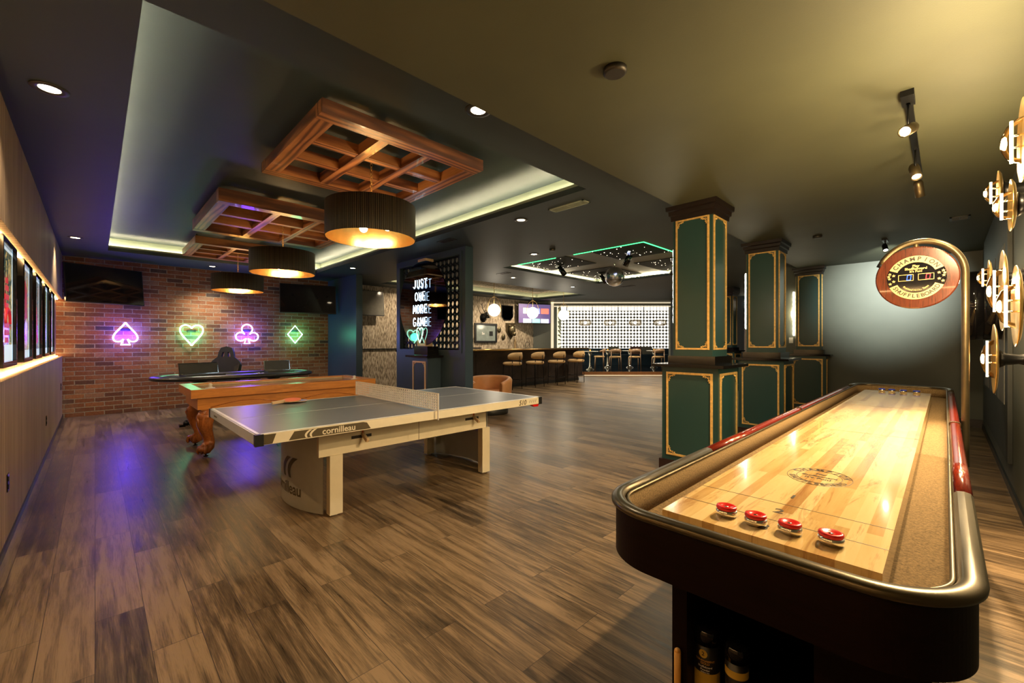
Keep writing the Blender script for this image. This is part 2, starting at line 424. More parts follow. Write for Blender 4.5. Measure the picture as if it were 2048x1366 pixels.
def cells(b, x0, x1, y0, y1, z0, z1, holes):
    xs = sorted({x0, x1, *[h[0] for h in holes], *[h[1] for h in holes]}); ys = sorted({y0, y1, *[h[2] for h in holes], *[h[3] for h in holes]})
    for a, c in zip(xs, xs[1:]):
        for d, e in zip(ys, ys[1:]):
            mx, my = (a+c)/2, (d+e)/2
            if not any(h[0] < mx < h[1] and h[2] < my < h[3] for h in holes): b.box(a, c, d, e, z0, z1)
    return b
TR = (-9.96, -2.56, .155, 3.57); ST = (-6.47, -3.27, 6.07, 9.57); BK = (-10.5, -8.3, 5.4, 11.6)
b = cells(B(), -11.3, -2.04, -.6, 17.0, ZC, ZC+.06, [TR, ST, BK])
bmesh.ops.bisect_plane(b.b, geom=b.b.verts[:]+b.b.edges[:]+b.b.faces[:], plane_co=dg(0, 16.45, 0), plane_no=(*FD, 0), clear_outer=True)
bmesh.ops.remove_doubles(b.b, verts=b.b.verts[:], dist=1e-5)
o = structure(b, 'ceiling', 'ceil_blue')
structure(B().box(-2.04, .6, -.6, 10.3, ZR, ZR+.3), 'ceiling', 'ceil')

def cove(h, top, mat_up, gap=.13, led='cove', name='ceiling'):
    x0, x1, y0, y1 = h; g = gap
    b = B().box(x0-g, x1+g, y0-g, y1+g, top, top+.05)
    structure(b, name, mat_up)
    b = B()
    zl = ZC+.06
    b.box(x0-g-.02, x0-g, y0-g, y1+g, zl, top); b.box(x1+g, x1+g+.02, y0-g, y1+g, zl, top)
    b.box(x0-g, x1+g, y0-g-.02, y0-g, zl, top); b.box(x0-g, x1+g, y1+g, y1+g+.02, zl, top)
    # small upstand along the cove edge
    for q in ((x0-.015, x0, y0, y1), (x1, x1+.015, y0, y1), (x0, x1, y0-.015, y0), (x0, x1, y1, y1+.015)): b.box(*q, zl, zl+.03)
    structure(b, 'trim_1', 'lip')
    if led:
        b = B(); e = g*.55; t = .012
        for q in ((x0-e-t, x0-e, y0-e, y1+e), (x1+e, x1+e+t, y0-e, y1+e), (x0-e, x1+e, y0-e-t, y0-e), (x0-e, x1+e, y1+e, y1+e+t)): b.box(*q, zl, zl+.01)
        structure(b, 'cove_led_strip', led)  # led strip of the cove, built as structure
cove(TR, 3.16, 'ceil_blue')
cove(BK, 3.16, 'bark_dark', led=glow('bar_cove_led', (1, .80, .5), 26))

# star ceiling: dark panels with fibre optic points split by a plain cross, green led on two edges
structure(B().box(ST[0]-.13, ST[1]+.13, ST[2]-.13, ST[3]+.13, 3.16, 3.21), 'ceiling', 'ceil')
b = B(); zl = ZC+.06
x0, x1, y0, y1 = ST
for q in ((x0-.15, x0-.13, y0-.13, y1+.13), (x1+.13, x1+.15, y0-.13, y1+.13), (x0-.13, x1+.13, y0-.15, y0-.13), (x0-.13, x1+.13, y1+.13, y1+.15)): b.box(*q, zl, 3.16)
structure(b, 'trim_2', 'lip')
cx, cy_ = (x0+x1)/2, (y0+y1)/2
b = B()
for sx in (-1, 1):
    for sy in (-1, 1):
        ax, bx = sorted((cx+sx*.28, cx+sx*1.52)); ay, by = sorted((cy_+sy*.28, cy_+sy*1.62))
        b.mi = 0; b.box(ax, bx, ay, by, 3.02, 3.05)
        b.mi = 1
        for _ in range(38):
            px, py = random.uniform(ax+.03, bx-.03), random.uniform(ay+.03, by-.03); r = random.choice((.003, .004, .007))
            b.box(px-r, px+r, py-r, py+r, 3.015, 3.022)
o = b.build('star_ceiling_panel', [plain('matt_black_panel', (.012, .012, .012), .95), glow('star_point', (1, .85, .7), 4)]); tag(o, 'black ceiling panels with tiny star lights in a cross layout above the mirror ball', 'ceiling panel')
structure(B().box(cx-.28, cx+.28, y0-.12, y1+.12, 3.03, 3.06).box(x0-.12, cx-.28, cy_-.28, cy_+.28, 3.03, 3.06).box(cx+.28, x1+.12, cy_-.28, cy_+.28, 3.03, 3.06), 'ceiling', paint('lightened_ceiling_paint', (.16, .155, .12)))  # ceiling paint made lighter so the cross looks lit
b = B()
for sx in (-1, 1):
    ax, bx = sorted((cx+sx*.30, cx+sx*1.56)); b.box(*( (x0+.45, x0+1.42) if sx < 0 else (x1-1.36, x1-.02)), y0+.003, y0+.023, 2.914, 2.94)
b.box(x1-.022, x1-.004, y0+.023, y1-.1, 2.914, 2.935)
tag(b.build('green_led_strip', 'greenled'), 'bright green led edge around the star panels in the ceiling', 'light strip')
b = B(); 
for q in ((x0-.07, x0-.058, y0, y1), (x0, x1, y1+.058, y1+.07)): b.box(*q, zl, zl+.01)
structure(b, 'cove_led_strip', 'cove')  # led strip on two sides of the star recess

# walls
XL0, XL1 = -11.1, .42
structure(B().box(XL0, XL1, -.60, -.42, 0, 1.11).box(XL0, XL1, -.60, -.50, 1.11, 2.13).box(XL0, XL1, -.60, -.42, 2.13, ZC+.05), 'wall_left', 'slats')
for z in (1.112, 2.118):
    o = B().box(-11.05, .3, -.492, -.476, z, z+.010).build('led_strip', 'ledstrip')
    tag(o, 'amber led strip running along the %s edge of the poster recess' % ('lower' if z < 1.5 else 'upper'), 'light strip', 'led strips of the poster recess')
structure(B().box(-11.3, -11.1, -.60, 4.35, 0, ZC+.05), 'wall_brick', 'brick')
structure(B().box(-11.3, -11.1, 4.35, 12.05, 0, ZC+.05), 'wall_bark', 'bark')
structure(B().box(-11.1, -11.055, 4.43, 9.4, 1.16, 1.185), 'trim_3', 'black')
structure(B().box(.42, .6, -.6, 10.3, 0, ZR+.05), 'wall_right', 'green')
structure(B().box(-2.75, .6, 10.03, 10.2, 0, ZC+.3), 'wall_back', 'green')
structure(B().box(-2.75, -2.6, 10.2, 16.2, 0, ZC+.3), 'wall_side', 'green')
structure(B().box(-7.3, -2.6, 15.6, 15.8, 0, ZC+.3), 'wall_north', 'navy')
structure(B().box(-1.5, .42, 10.005, 10.03, 0, .13), 'baseboard_back', 'baseb')
structure(B().box(.405, .42, .5, 10.0, 0, .07), 'baseboard_right', 'black')
structure(B().box(XL0, 0, -.42, -.41, 0, .05), 'baseboard_left', 'black')
structure(B().box(-11.1, -9.45, 4.27, 4.42, 0, ZC), 'wall_column', 'navy')
# near closing walls behind the camera corner are wall_left and wall_right themselves

# door in the north wall (dark opening between the pillars)
dr = B().box(-4.62, -3.0, 15.56, 15.6, 0, 2.25); structure(dr, 'door_1', 'blackgloss')
structure(B().box(-4.72, -4.62, 15.54, 15.6, 0, 2.35).box(-4.72, -2.9, 15.54, 15.6, 2.25, 2.35), 'trim_5', 'white')
o = B().box(-4.7, -3.6, 15.55, 15.60, 2.62, 2.66).build('linear_light', 'dl'); tag(o, 'thin glowing linear light above the dark doorway far behind the pillars', 'light')

# diagonal bulkhead wall and alcove
def dbox(b, r0, r1, d0, d1, z0, z1):
    c = [dg(r0, d0), dg(r1, d0), dg(r1, d1), dg(r0, d1)]
    return b.hexa([(x, y, z0) for x, y, _ in c]+[(x, y, z1) for x, y, _ in c])
b = B(); dbox(b, .55, 1.65, 16.35, 16.55, 0, 3.6); dbox(b, 6.1, 7.6, 16.35, 16.55, 0, 3.6); dbox(b, 1.65, 6.1, 16.35, 16.55, 2.78, 3.6)
structure(b, 'wall_diagonal', 'green')
b = B(); dbox(b, 1.50, 1.60, 16.30, 16.35, .9, 2.90); dbox(b, 1.50, 6.1, 16.30, 16.35, 2.86, 2.90); dbox(b, 1.62, 6.1, 16.31, 16.35, 2.72, 2.755)
structure(b, 'trim_6', glow('lit_trim', (1, .86, .60), .55))
structure(dbox(B(), -1, 10, 16.55, 25, 3.5, 3.6), 'ceiling', 'ceil')
structure(dbox(B(), 9.4, 9.6, 16.5, 24.6, 0, 3.6), 'wall_alcove_right', 'navy')
structure(dbox(B(), 1.45, 1.6, 16.56, 24.6, 0, 3.6), 'wall_alcove_left', 'lip')
structure(dbox(B(), 1.9, 9.6, 24.3, 24.5, 0, 3.6), 'wall_alcove_back', 'green')
b = dbox(B(), 1.7, 9.4, 17.4, 24.3, .0, .155); structure(b, 'floor', 'blackgloss')
b = dbox(B(), 1.7, 9.4, 17.36, 17.40, .03, .150); structure(b, 'trim_7', plain('orange_lit_riser', (.50, .22, .09), .45, 0))  # orange glow of the step light put into the riser colour
o = dbox(B(), 1.7, 9.0, 17.34, 17.36, .004, .02).build('step_light_strip', glow('soft_step_light', (1, .80, .5), 1.0)); tag(o, 'warm light strip under the edge of the raised seating platform', 'light strip')

# ------------------------------------------------------------------ screen wall with pierced panel
sx0, sx1, wz0, wz1, wx0, wx1 = -7.62, -5.43, 1.23, 2.80, -7.47, -5.57
b = B().box(sx0, sx1, 4.27, 4.43, 0, wz0).box(sx0, sx1, 4.27, 4.43, wz1, ZC).box(sx0, wx0, 4.27, 4.43, wz0, wz1).box(wx1, sx1, 4.27, 4.43, wz0, wz1)
structure(b, 'wall_screen', 'navy')
b = B()
nx, nz = 16, 13; px_ = (wx1-wx0)/nx; pz_ = (wz1-wz0)/nz
def ringxz(b, cx, cz, r, t, y0_, y1_, seg=14):
    pts = [(cx+r*math.cos(2*PI*i/seg), cz+r*math.sin(2*PI*i/seg), cx+(r-t)*math.cos(2*PI*i/seg), cz+(r-t)*math.sin(2*PI*i/seg)) for i in range(seg)]
    va = [[b.b.verts.new((p[0], y, p[1])) for p in pts] for y in (y0_, y1_)]; vb = [[b.b.verts.new((p[2], y, p[3])) for p in pts] for y in (y0_, y1_)]
    for i in range(seg):
        j = (i+1) % seg
        b._f([va[0][i], va[0][j], vb[0][j], vb[0][i]]); b._f([va[1][i], vb[1][i], vb[1][j], va[1][j]])
        b._f([va[0][i], va[1][i], va[1][j], va[0][j]]); b._f([vb[0][i], vb[0][j], vb[1][j], vb[1][i]])
for i in range(nx):
    for k in range(nz):
        ringxz(b, wx0+(i+.5)*px_, wz0+(k+.5)*pz_, px_*.52, .014, 4.33, 4.36)
for i in range(nx+1):
    for k in range(nz+1): ringxz(b, wx0+i*px_, wz0+k*pz_, px_*.30, .012, 4.33, 4.36, 8)
b.box(wx0-.0, wx1, 4.33, 4.36, wz0, wz0+.02).box(wx0, wx1, 4.33, 4.36, wz1-.02, wz1)
o = b.build('pierced_screen', plain('dark_navy_metal', (.012, .02, .045), .5)); tag(o, 'navy pierced geometric screen set in the divider wall behind the round neon mirror', 'screen')
b = B()
for q in ((wx0-.05, wx1+.05, wz1, wz1+.05), (wx0-.05, wx1+.05, wz0-.05, wz0), (wx0-.05, wx0, wz0, wz1), (wx1, wx1+.05, wz0, wz1)): b.box(q[0], q[1], 4.255, 4.27, q[2], q[3])
structure(b, 'trim_8', 'navy')

# ------------------------------------------------------------------ ceiling fittings
def downlight(x, y, z, label, power=0, lit=True, aim=None, ang=110):
    t = thing('recessed_downlight', label, 'downlight', (x, y, z), group=None)
    B().lathe([(.050, -.001), (.058, -.007), (.085, -.006), (.090, 0), (.050, 0)], 28, cap=False).build('trim_ring', 'ring', t)
    B().lathe([(.0, .0), (.050, 0.0), (.050, -.002), (.0, -.002)], 24, cap=False).build('lens', 'dl' if lit else 'black', t)
    if power:
        light('downlight_or_fill_spot', 'SPOT', (x, y, z-.02), power, NEUT, .04, (aim or (0, 0, 0)), ang, .8)
    return t
downlight(-3.86, -.20, ZC, 'large bright recessed downlight near the left slatted wall, closest to the camera', 70)
downlight(-9.08, -.21, ZC, 'small recessed downlight near the left slatted wall above the far posters', 90)
downlight(-2.20, 1.84, ZC, 'bright recessed downlight at the step between the two ceiling levels', 70)
downlight(-3.79, 3.88, ZC, 'recessed downlight between the rectangular ceiling vent and the pierced screen', 90)
downlight(-10.55, 1.72, ZC, 'recessed downlight close to the brick wall above the violet club sign', 130)
downlight(-8.73, 3.87, ZC, 'recessed downlight beside the blue column near the brick wall', 60)
downlight(-5.1, 5.55, ZC, 'recessed downlight in front of the star ceiling recess', 60)
downlight(-7.3, 7.2, ZC, 'faint recessed downlight above the nearest glass globe pendant', 60)
downlight(-7.35, 9.6, ZC, 'faint recessed downlight above the middle globe pendant', 60)
for y_ in (6.3, 8.2, 9.8, 11.1): light('bark_wall_fill_spot', 'SPOT', (-9.75, y_, 3.12), 170, (1, .8, .55), .04, (0, math.radians(38), 0), 90, .9)  # added spots without fittings that brighten the bark wall
light('downlight_or_fill_spot', 'SPOT', (-2.9, 5.4, ZC-.02), 70, NEUT, .04, (0, 0, 0), 120, .8)
light('downlight_or_fill_spot', 'SPOT', (-4.9, 10.1, ZC-.02), 420, (1, .84, .55), .04, (0, 0, 0), 130, .8)  # added spot without a fitting, brightens the far floor
light('downlight_or_fill_spot', 'SPOT', (-6.6, 12.6, ZC-.02), 420, (1, .84, .55), .04, (0, 0, 0), 130, .8)  # another added spot for the far floor, no fixture above it
light('downlight_or_fill_spot', 'SPOT', (-6.2, 11.6, ZC-.02), 90, NEUT, .04, (0, 0, 0), 130, .8)
light('downlight_or_fill_spot', 'SPOT', (-3.2, 12.2, ZC-.02), 50, NEUT, .04, (0, 0, 0), 130, .8)

def puck(x, y, z, label, r=.055, h=.035, cat='smoke detector'):
    o = B().lathe([(r*.8, -h), (r, -h*.7), (r, 0)], 24).build('ceiling_detector', 'ring'); o.location = (x, y, z); tag(o, label, cat); return o
puck(-1.236, 1.983, ZR, 'round dark ceiling speaker puck on the green ceiling above the ping pong side', .062, .03, 'ceiling speaker')
puck(-1.23, 7.08, ZR, 'small dark detector on the ceiling beyond the second pillar')
puck(-4.69, 1.72, 3.16, 'small dark detector in the ceiling recess behind the nearest timber grid')
puck(-4.60, 5.46, ZC, 'small dark detector on the ceiling between the vent and the green lit star recess', .05)

def vent(x, y, z, label, L=.36, W=.16, rz=0, m='ring'):
    t = thing('ceiling_vent', label, 'vent', (x, y, z), rz)
    b = B()
    for q in ((-L/2, L/2, -W/2, -W/2+.02), (-L/2, L/2, W/2-.02, W/2), (-L/2, -L/2+.02, -W/2, W/2), (L/2-.02, L/2, -W/2, W/2)): b.box(*q, -.008, 0)
    b.build('frame', m, t)
    B().box(-L/2+.02, L/2-.02, -W/2+.02, W/2-.02, -.002, 0).build('backing', 'black', t)
    b = B()
    for i in range(6):
        y_ = -W/2+.03+(W-.06)*i/5; b.box(-L/2+.02, L/2-.02, y_-.003, y_+.003, -.006, -.001)
    b.box(-.004, .004, -W/2+.03, W/2-.03, -.0065, -.001).build('slats', m, t)
    return t
vent(-3.02, 3.87, ZC, 'rectangular ceiling vent beside the lit edge of the ceiling recess', .50, .14, 0, 'lip')
vent(.12, 7.25, ZR, 'small ceiling vent high in the back right corner', .17, .20, 0, 'ring')
vent(-5.35, 3.85, ZC, 'dark ceiling vent just above the divider with the pierced screen', .34, .14)
vent(-7.9, 1.9, 3.16, 'dark slot vent between the middle and far timber grids', .12, .50)
vent(-7.0, 6.6, ZC, 'dark ceiling vent to the left of the star recess', .34, .14)
vent(-6.2, 10.6, ZC, 'dark ceiling vent beyond the mirror ball', .40, .16)

# ------------------------------------------------------------------ timber grids and drum pendants
def grid(cx, cy_, zb, L, W, h, label, t_=.125, tx=.08, gz=3.145):
    t = thing('timber_ceiling_grid', label, 'ceiling beams', (cx, cy_, zb), group='timber grids in the ceiling recess')
    a, c = L/2, W/2
    for s in (-1, 1):   # long outer beams along y (near and far sides)
        x_ = s*(a-t_/2); B().box(x_-t_/2, x_+t_/2, -c, c, 0, h).bevel(.006, 1).build('outer_beam', 'beam_y', t)
    for s in (-1, 1):
        y_ = s*(c-t_/2); B().box(-a+t_, a-t_, y_-t_/2, y_+t_/2, .002, h-.002).bevel(.006, 1).build('outer_beam', 'beam', t)
    iy = (c-t_); ix = (a-t_)
    for s in (-1, 1):
        y_ = s*iy/3; B().box(-ix, ix, y_-tx/2, y_+tx/2, .002, h-.004).bevel(.005, 1).build('inner_beam', 'beam', t)
    for s in (-1, 1):
        x_ = s*ix/3
        for k in (-1, 0, 1):
            ya, yb = ((-iy, -iy/3-tx/2), (-iy/3+tx/2, iy/3-tx/2), (iy/3+tx/2, iy))[k+1]
            B().box(x_-tx/2, x_+tx/2, ya, yb, .008, h-.004).build('inner_beam', 'beam_y', t)
    for s in (-1, 1):
        for q in (-1, 1): B().cyl((s*(a-.3), q*(c-t_/2), h), (s*(a-.3), q*(c-t_/2), gz+.015-zb), .008, seg=8).build('hanging_rod', 'blackmetal', t)
    return t
grid(-3.865, 1.90, 3.00, 1.54, 1.50, .10, 'nearest timber beam grid on the ceiling, around the biggest looking drum lamp', .13, .085)
grid(-6.62, 1.875, 2.955, 1.80, 1.77, .15, 'middle timber beam grid on the ceiling with a strongly grained side beam', .13, .085)
grid(-9.12, 1.92, 2.955, 1.42, 1.55, .12, 'farthest timber beam grid on the ceiling, close to the brick wall', .12, .075)

n = N('dark_ribbed_shade'); 
c0 = n.new('ShaderNodeTexCoord'); sp = n.new('ShaderNodeSeparateXYZ'); n.link(c0.outputs['Object'], sp.inputs[0])
an = n.math('ARCTAN2', sp.outputs[1], sp.outputs[0]); wv = n.math('SINE', n.math('MULTIPLY', an, 150))
wn = n.new('ShaderNodeTexNoise', noise_dimensions='1D'); n.link(n.math('MULTIPLY', an, 30), wn.inputs['W']); wn.inputs['Scale'].default_value = 1
n.bump(wv, .6, .004); M['shade'] = n.set(n.ramp(wn.outputs['Fac'], [(.35, (.018, .015, .012)), (.7, (.075, .056, .032))]), .42, .35)
M['shade_in'] = plain('hammered_brass_lining', (.80, .54, .22), .22, .95, .12, 5)
def pendant(x, y, zt, zb, zc, label, R=.415):
    t = thing('drum_pendant', label, 'pendant lamp', (x, y, zb), group='drum pendants below the timber grids')
    h = zt-zb
    B().lathe([(R, 0), (R, h), (R-.006, h), (R-.006, 0)], 64, cap=False).bevel(.001).build('shade', 'shade', t)
    s_ = B().lathe([(R-.007, .002), (R-.007, h-.004)], 64, cap=False).build('shade_lining', 'shade_in', t)
    b = B()
    for i in range(3):
        a_ = i*2*PI/3+.5; b.tube([(0, 0, h-.02), (math.cos(a_)*(R-.008), math.sin(a_)*(R-.008), h-.02)], .005, 6)
    b.cyl((0, 0, h-.12), (0, 0, h-.02), .018); b.build('spider_frame', 'brass', t)
    top = zc-zb; b = B(); k = 0; z = h-.02
    while z < top-.02:
        ax = (1, 0) if k % 2 else (0, 1)
        pts = [(ax[0]*.011*math.cos(a_), ax[1]*.011*math.cos(a_), z+.02+.02*math.sin(a_)) for a_ in [2*PI*i/10 for i in range(10)]]
        b.tube(pts, .0028, 5, closed=True); z += .033; k += 1
    b.build('chain', 'brass', t)
    B().lathe([(.065, top-.02), (.065, top), (.0, top)], 24).build('canopy', 'brass', t)
    for i in range(3):
        a_ = i*2*PI/3+1.1; p = Vector((math.cos(a_)*.09, math.sin(a_)*.09, h-.15))
        bb = B().cyl((0, 0, h-.10), p, .012, seg=10); bb.build('socket', 'brass', t)
        q = Vector((math.cos(a_)*.15, math.sin(a_)*.15, h-.185))
        B().sphere(q, .038, 16).build('bulb', 'bulb', t)
    light('pendant_light', 'POINT', (x, y, zb+h*.30), 11, AMB, .06)
    return t
pendant(-3.872, 1.90, 2.668, 2.352, 3.16, 'largest looking dark ribbed drum pendant with brass lining, nearest the camera')
pendant(-6.572, 1.90, 2.632, 2.330, 3.16, 'middle dark ribbed drum pendant with brass lining')
pendant(-9.225, 1.90, 2.600, 2.310, 3.16, 'farthest and lowest looking drum pendant, in front of the brick wall')

# ------------------------------------------------------------------ posters on the left wall
pal = [((.05,.12,.11),(.55,.02,.03),(.75,.55,.2)), ((.55,.62,.72),(.45,.03,.03),(.7,.45,.1)), ((.30,.42,.50),(.65,.05,.12),(.35,.2,.1)), ((.25,.45,.50),(.65,.6,.1),(.1,.2,.2)), ((.10,.08,.3),(.35,.1,.25),(.5,.3,.3))]
names = ['poster with red and white blocks on teal, nearest the camera in the lit recess',
         'poster with a red figure on pale sky, second from the camera',
         'poster with magenta shapes, third of the framed row on the slatted wall',
         'poster with yellow and teal shapes, fourth of the framed row on the slatted wall',
         'darkest poster, farthest from the camera and nearest the brick wall']
for i, xc in enumerate((-4.41, -5.495, -6.45, -7.48, -8.42)):
    t = thing('poster_frame', names[i], 'poster', (xc, -.50, 1.615), group='framed posters in the lit recess')
    W, Hh = .66, .835
    b = B()
    for q in ((-W/2, W/2, -Hh/2, -Hh/2+.035), (-W/2, W/2, Hh/2-.035, Hh/2), (-W/2, -W/2+.035, -Hh/2+.035, Hh/2-.035), (W/2-.035, W/2, -Hh/2+.035, Hh/2-.035)): b.box(q[0], q[1], .055, .095, q[2], q[3])
    b.box(-.25, .25, 0, .054, -.33, .33).build('frame', 'blackgloss', t)
    b = B()
    p, q_, y_ = pal[i]
    rnd = random.Random(i+3)
    n = N('poster_print_%s' % 'abcde'[i]); v = n.coord((1, 1, 1)); f = n.noise(v, 7, 6, .7, 1.5); f2 = n.noise(n.coord((1, 1, 1), loc=(3+i, 0, 0)), 4, 4, .6, 1)
    c = n.ramp(f, [(.36, tuple(x*.3 for x in p)), (.48, p), (.56, y_), (.66, tuple(min(1, x*2+.1) for x in p))])
    c = n.mix(n.ramp(f2, [(.61, (0, 0, 0)), (.64, (1, 1, 1))]), c, q_)
    n.link(c, n.p.inputs['Emission Color']); n.p.inputs['Emission Strength'].default_value = .30  # print made to glow itself, light put into its colour
    mt = n.set(c, .2)
    b.box(-W/2+.035, W/2-.035, .056, .074, -Hh/2+.035, Hh/2-.035); pr = b.build('poster_print', mt, t)
    # border and art blocks, also made to glow by themselves
    b = B(); w2, h2 = W/2-.036, Hh/2-.036
    for q in ((-w2, w2, -h2, -h2+(.11 if i == 0 else .06)), (-w2, w2, h2-.02, h2), (-w2, -w2+.02, -h2, h2), (w2-.02, w2, -h2, h2)): b.box(q[0], q[1], .074, .0755, q[2], q[3])
    b.build('border', glow('self_lit_border_%s' % 'abcde'[i], (.65, .80, .90), .5), pr)
    b = B()
    if i == 0:
        for k, (zz, ww) in enumerate(((.16, .10), (.11, .14), (.05, .17), (-.01, .13), (-.14, .22), (-.19, .19), (-.24, .12))): b.box(-.02-ww/2, -.02+ww/2, .0755, .077, zz-.018, zz+.018)
        b.tube([( -.02+.11*math.cos(a_), .076, -.13+.10*math.sin(a_)) for a_ in [PI*j/12 for j in range(13)]], .012, 6)
    elif i == 1:
        b.prism([(-.12, -.05), (.10, -.05), (.14, .22), (.02, .27), (-.10, .2)], .0755, .077, Matrix(((1,0,0,0),(0,0,1,0),(0,1,0,0),(0,0,0,1))))
    elif i == 2:
        b.prism([(-.14, -.25), (.05, -.28), (.12, .02), (-.02, .10)], .0755, .077, Matrix(((1,0,0,0),(0,0,1,0),(0,1,0,0),(0,0,0,1))))
    elif i == 3:
        b.prism([(-.05, -.2), (.08, -.2), (.06, .25), (-.02, .28)], .0755, .077, Matrix(((1,0,0,0),(0,0,1,0),(0,1,0,0),(0,0,0,1))))
    else:
        b.prism([(-.1, -.2), (.1, -.2), (.1, .1), (-.1, .1)], .0755, .077, Matrix(((1,0,0,0),(0,0,1,0),(0,1,0,0),(0,0,0,1))))
    b.build('artwork', glow('self_lit_print_%s' % 'abcde'[i], q_, .35), pr)

def outlet(x, y, z, face, label):
    t = thing('wall_outlet', label, 'outlet', (x, y, z), {'py': 0, 'nx': PI/2}[face])
    B().box(-.036, .036, 0, .006, -.058, .058).bevel(.002, 1).build('cover_plate', 'blackgloss', t)
    b = B()
    for s in (-1, 1): b.box(-.016, .016, .006, .009, s*.026-.016, s*.026+.016)
    b.build('socket', 'black', t); return t
outlet(-4.40, -.42, .42, 'py', 'black wall outlet low on the slatted wall, nearest the camera')
outlet(-7.55, -.42, .42, 'py', 'black wall outlet low on the slatted wall, halfway to the brick wall')
outlet(-10.6, -.42, .60, 'py', 'black wall outlet low on the slatted wall, right beside the brick wall')
outlet(.42, 4.75, .36, 'nx', 'black wall outlet low on the right green wall')

# ------------------------------------------------------------------ televisions on the brick wall
def tv(loc, rz, tilt, W, Hh, label, m='screen', br_=.36):
    t = thing('television', label, 'television', loc, rot=(tilt, 0, rz))   # faces local -y
    B().box(-W/2, W/2, 0, .045, -Hh/2, Hh/2).bevel(.004, 1).build('casing', 'black', t)
    B().box(-W/2+.012, W/2-.012, -.002, .0, -Hh/2+.016, Hh/2-.012).build('screen', m, t)
    B().box(-.12, .12, .045, .16, -.1, .1).box(-.04, .04, .10, br_, -.06, .06).build('wall_bracket', 'blackmetal', t)
    return t
tv((-10.72, .150, 2.40), math.radians(113), math.radians(-7), 1.13, .68, 'large switched off television tilted on the brick wall, left of the spade sign')
tv((-10.60, 3.625, 2.39), math.radians(76), math.radians(-7), 1.21, .69, 'switched off television on the right end of the brick wall above the diamond sign')

# ------------------------------------------------------------------ neon card suits
def neon(name, label, y, z, paths, m, group='neon card suit signs', r=.0125, col=(.36, .12, 1), power=3.5):
    t = thing(name, label, 'neon sign', (-11.1, y, z), group=group)
    for pts, cl in paths: B().tube([(.055, a_, c_) for a_, c_ in pts], r, 8, closed=cl).build('neon_tube', m, t)
    B().box(0, .045, -.07, .07, .06, .11).build('power_box', 'black', t)
    b = B()
    for p in (paths[0][0][0], paths[0][0][len(paths[0][0])//2]): b.cyl((0, p[0], p[1]), (.055, p[0], p[1]), .005, seg=8)
    b.build('standoff', 'steel', t)
    light(name+'_glow', 'POINT', (-10.97, y, z), power, col, .12)
    return t
def bez(ps, n=10):
    out = []
    for a, b_, c, d in ps:
        for i in range(n):
            u = i/n; out.append(tuple((1-u)**3*a[k]+3*(1-u)**2*u*b_[k]+3*(1-u)*u*u*c[k]+u**3*d[k] for k in (0, 1)))
    out.append(ps[-1][3]); return out
V = (.09, .015, 1.0); G = (.10, 1, .45)
sp_ = bez([((0, .22), (.05, .12), (.17, .02), (.175, -.07)), ((.175, -.07), (.18, -.17), (.06, -.17), (.03, -.10))])
sp2 = [(-a, c) for a, c in sp_]
stem = [(.03, -.10), (.065, -.21), (-.065, -.21), (-.03, -.10)]
neon('neon_spade', 'violet neon spade outline on the brick wall, leftmost of the card suits', .418, 1.52, [(sp_, False), (sp2, False), (stem, False)], 'purpleN', col=V, power=24)
h1 = bez([((0, .14), (.03, .23), (.20, .24), (.195, .10)), ((.195, .10), (.19, 0), (.06, -.12), (0, -.22))])
neon('neon_heart', 'green neon heart outline on the brick wall', 1.443, 1.51, [(h1, False), ([(-a, c) for a, c in h1], False)], 'greenN', col=G, power=7)
cl = arc(0, .115, .105, -PI*.30, PI*1.30, 20); c2 = arc(.125, -.055, .095, PI*.80-2*PI*.0, -PI*.80, 20); c3 = [(-a, c) for a, c in c2]
neon('neon_club', 'violet neon club outline on the brick wall, above the poker table', 2.452, 1.54, [(cl, False), (c2, False), (c3, False), ([(.02, -.09), (.055, -.21), (-.055, -.21), (-.02, -.09)], False)], 'purpleN', col=V, power=24)
neon('neon_diamond', 'green neon diamond outline on the brick wall, rightmost of the card suits', 3.463, 1.55, [([(0, .21), (.165, 0), (0, -.21), (-.165, 0)], True)], 'greenN', col=G, power=7)

# ================================================================== GAME TABLES
# ---- air hockey style table with carved legs
ah = thing('air_hockey_table', 'amber wood puck game table with carved curved legs, behind the ping pong table', 'game table', (-6.565, 1.91, 0))
W2, L2 = .515, 1.125
b = B(); rw = .115
for q in ((-W2, W2, -L2, -L2+rw), (-W2, W2, L2-rw, L2), (-W2, -W2+rw, -L2+rw, L2-rw), (W2-rw, W2, -L2+rw, L2-rw)): b.box(q[0], q[1], q[2], q[3], .71, .81)
b.bevel(.006, 2).build('top_frame', 'orangewood', ah)
b = B()
k = .07
for q in ((-W2+k, W2-k, -L2+k, -L2+k+.03), (-W2+k, W2-k, L2-k-.03, L2-k), (-W2+k, -W2+k+.03, -L2+k+.03, L2-k-.03), (W2-k-.03, W2-k, -L2+k+.03, L2-k-.03)): b.box(q[0], q[1], q[2], q[3], .565, .709)
b.build('apron', 'orangewood', ah)
b = B().box(-W2+rw, W2-rw, -L2+rw, L2-rw, .74, .775); b.build('playfield', plain('glossy_dark_playfield', (.05, .045, .09), .08), ah)
b = B()
for q in ((-W2+rw, -W2+rw+.02, -L2+rw, L2-rw), (W2-rw-.02, W2-rw, -L2+rw, L2-rw), (-W2+rw, W2-rw, -L2+rw, -L2+rw+.02), (-W2+rw, W2-rw, L2-rw-.02, L2-rw)): b.box(q[0], q[1], q[2], q[3], .776, .798)
b.build('inner_rail', 'palewood', ah)
b = B()   # carved swag lines along the apron
for y_ in (-.55, .45):
    b.tube([(W2-k+.001, y_-.38+.76*i/16, .585+.055*math.sin(PI*i/16)) for i in range(17)], .005, 5)
b.build('carved_line', 'legwood', ah)
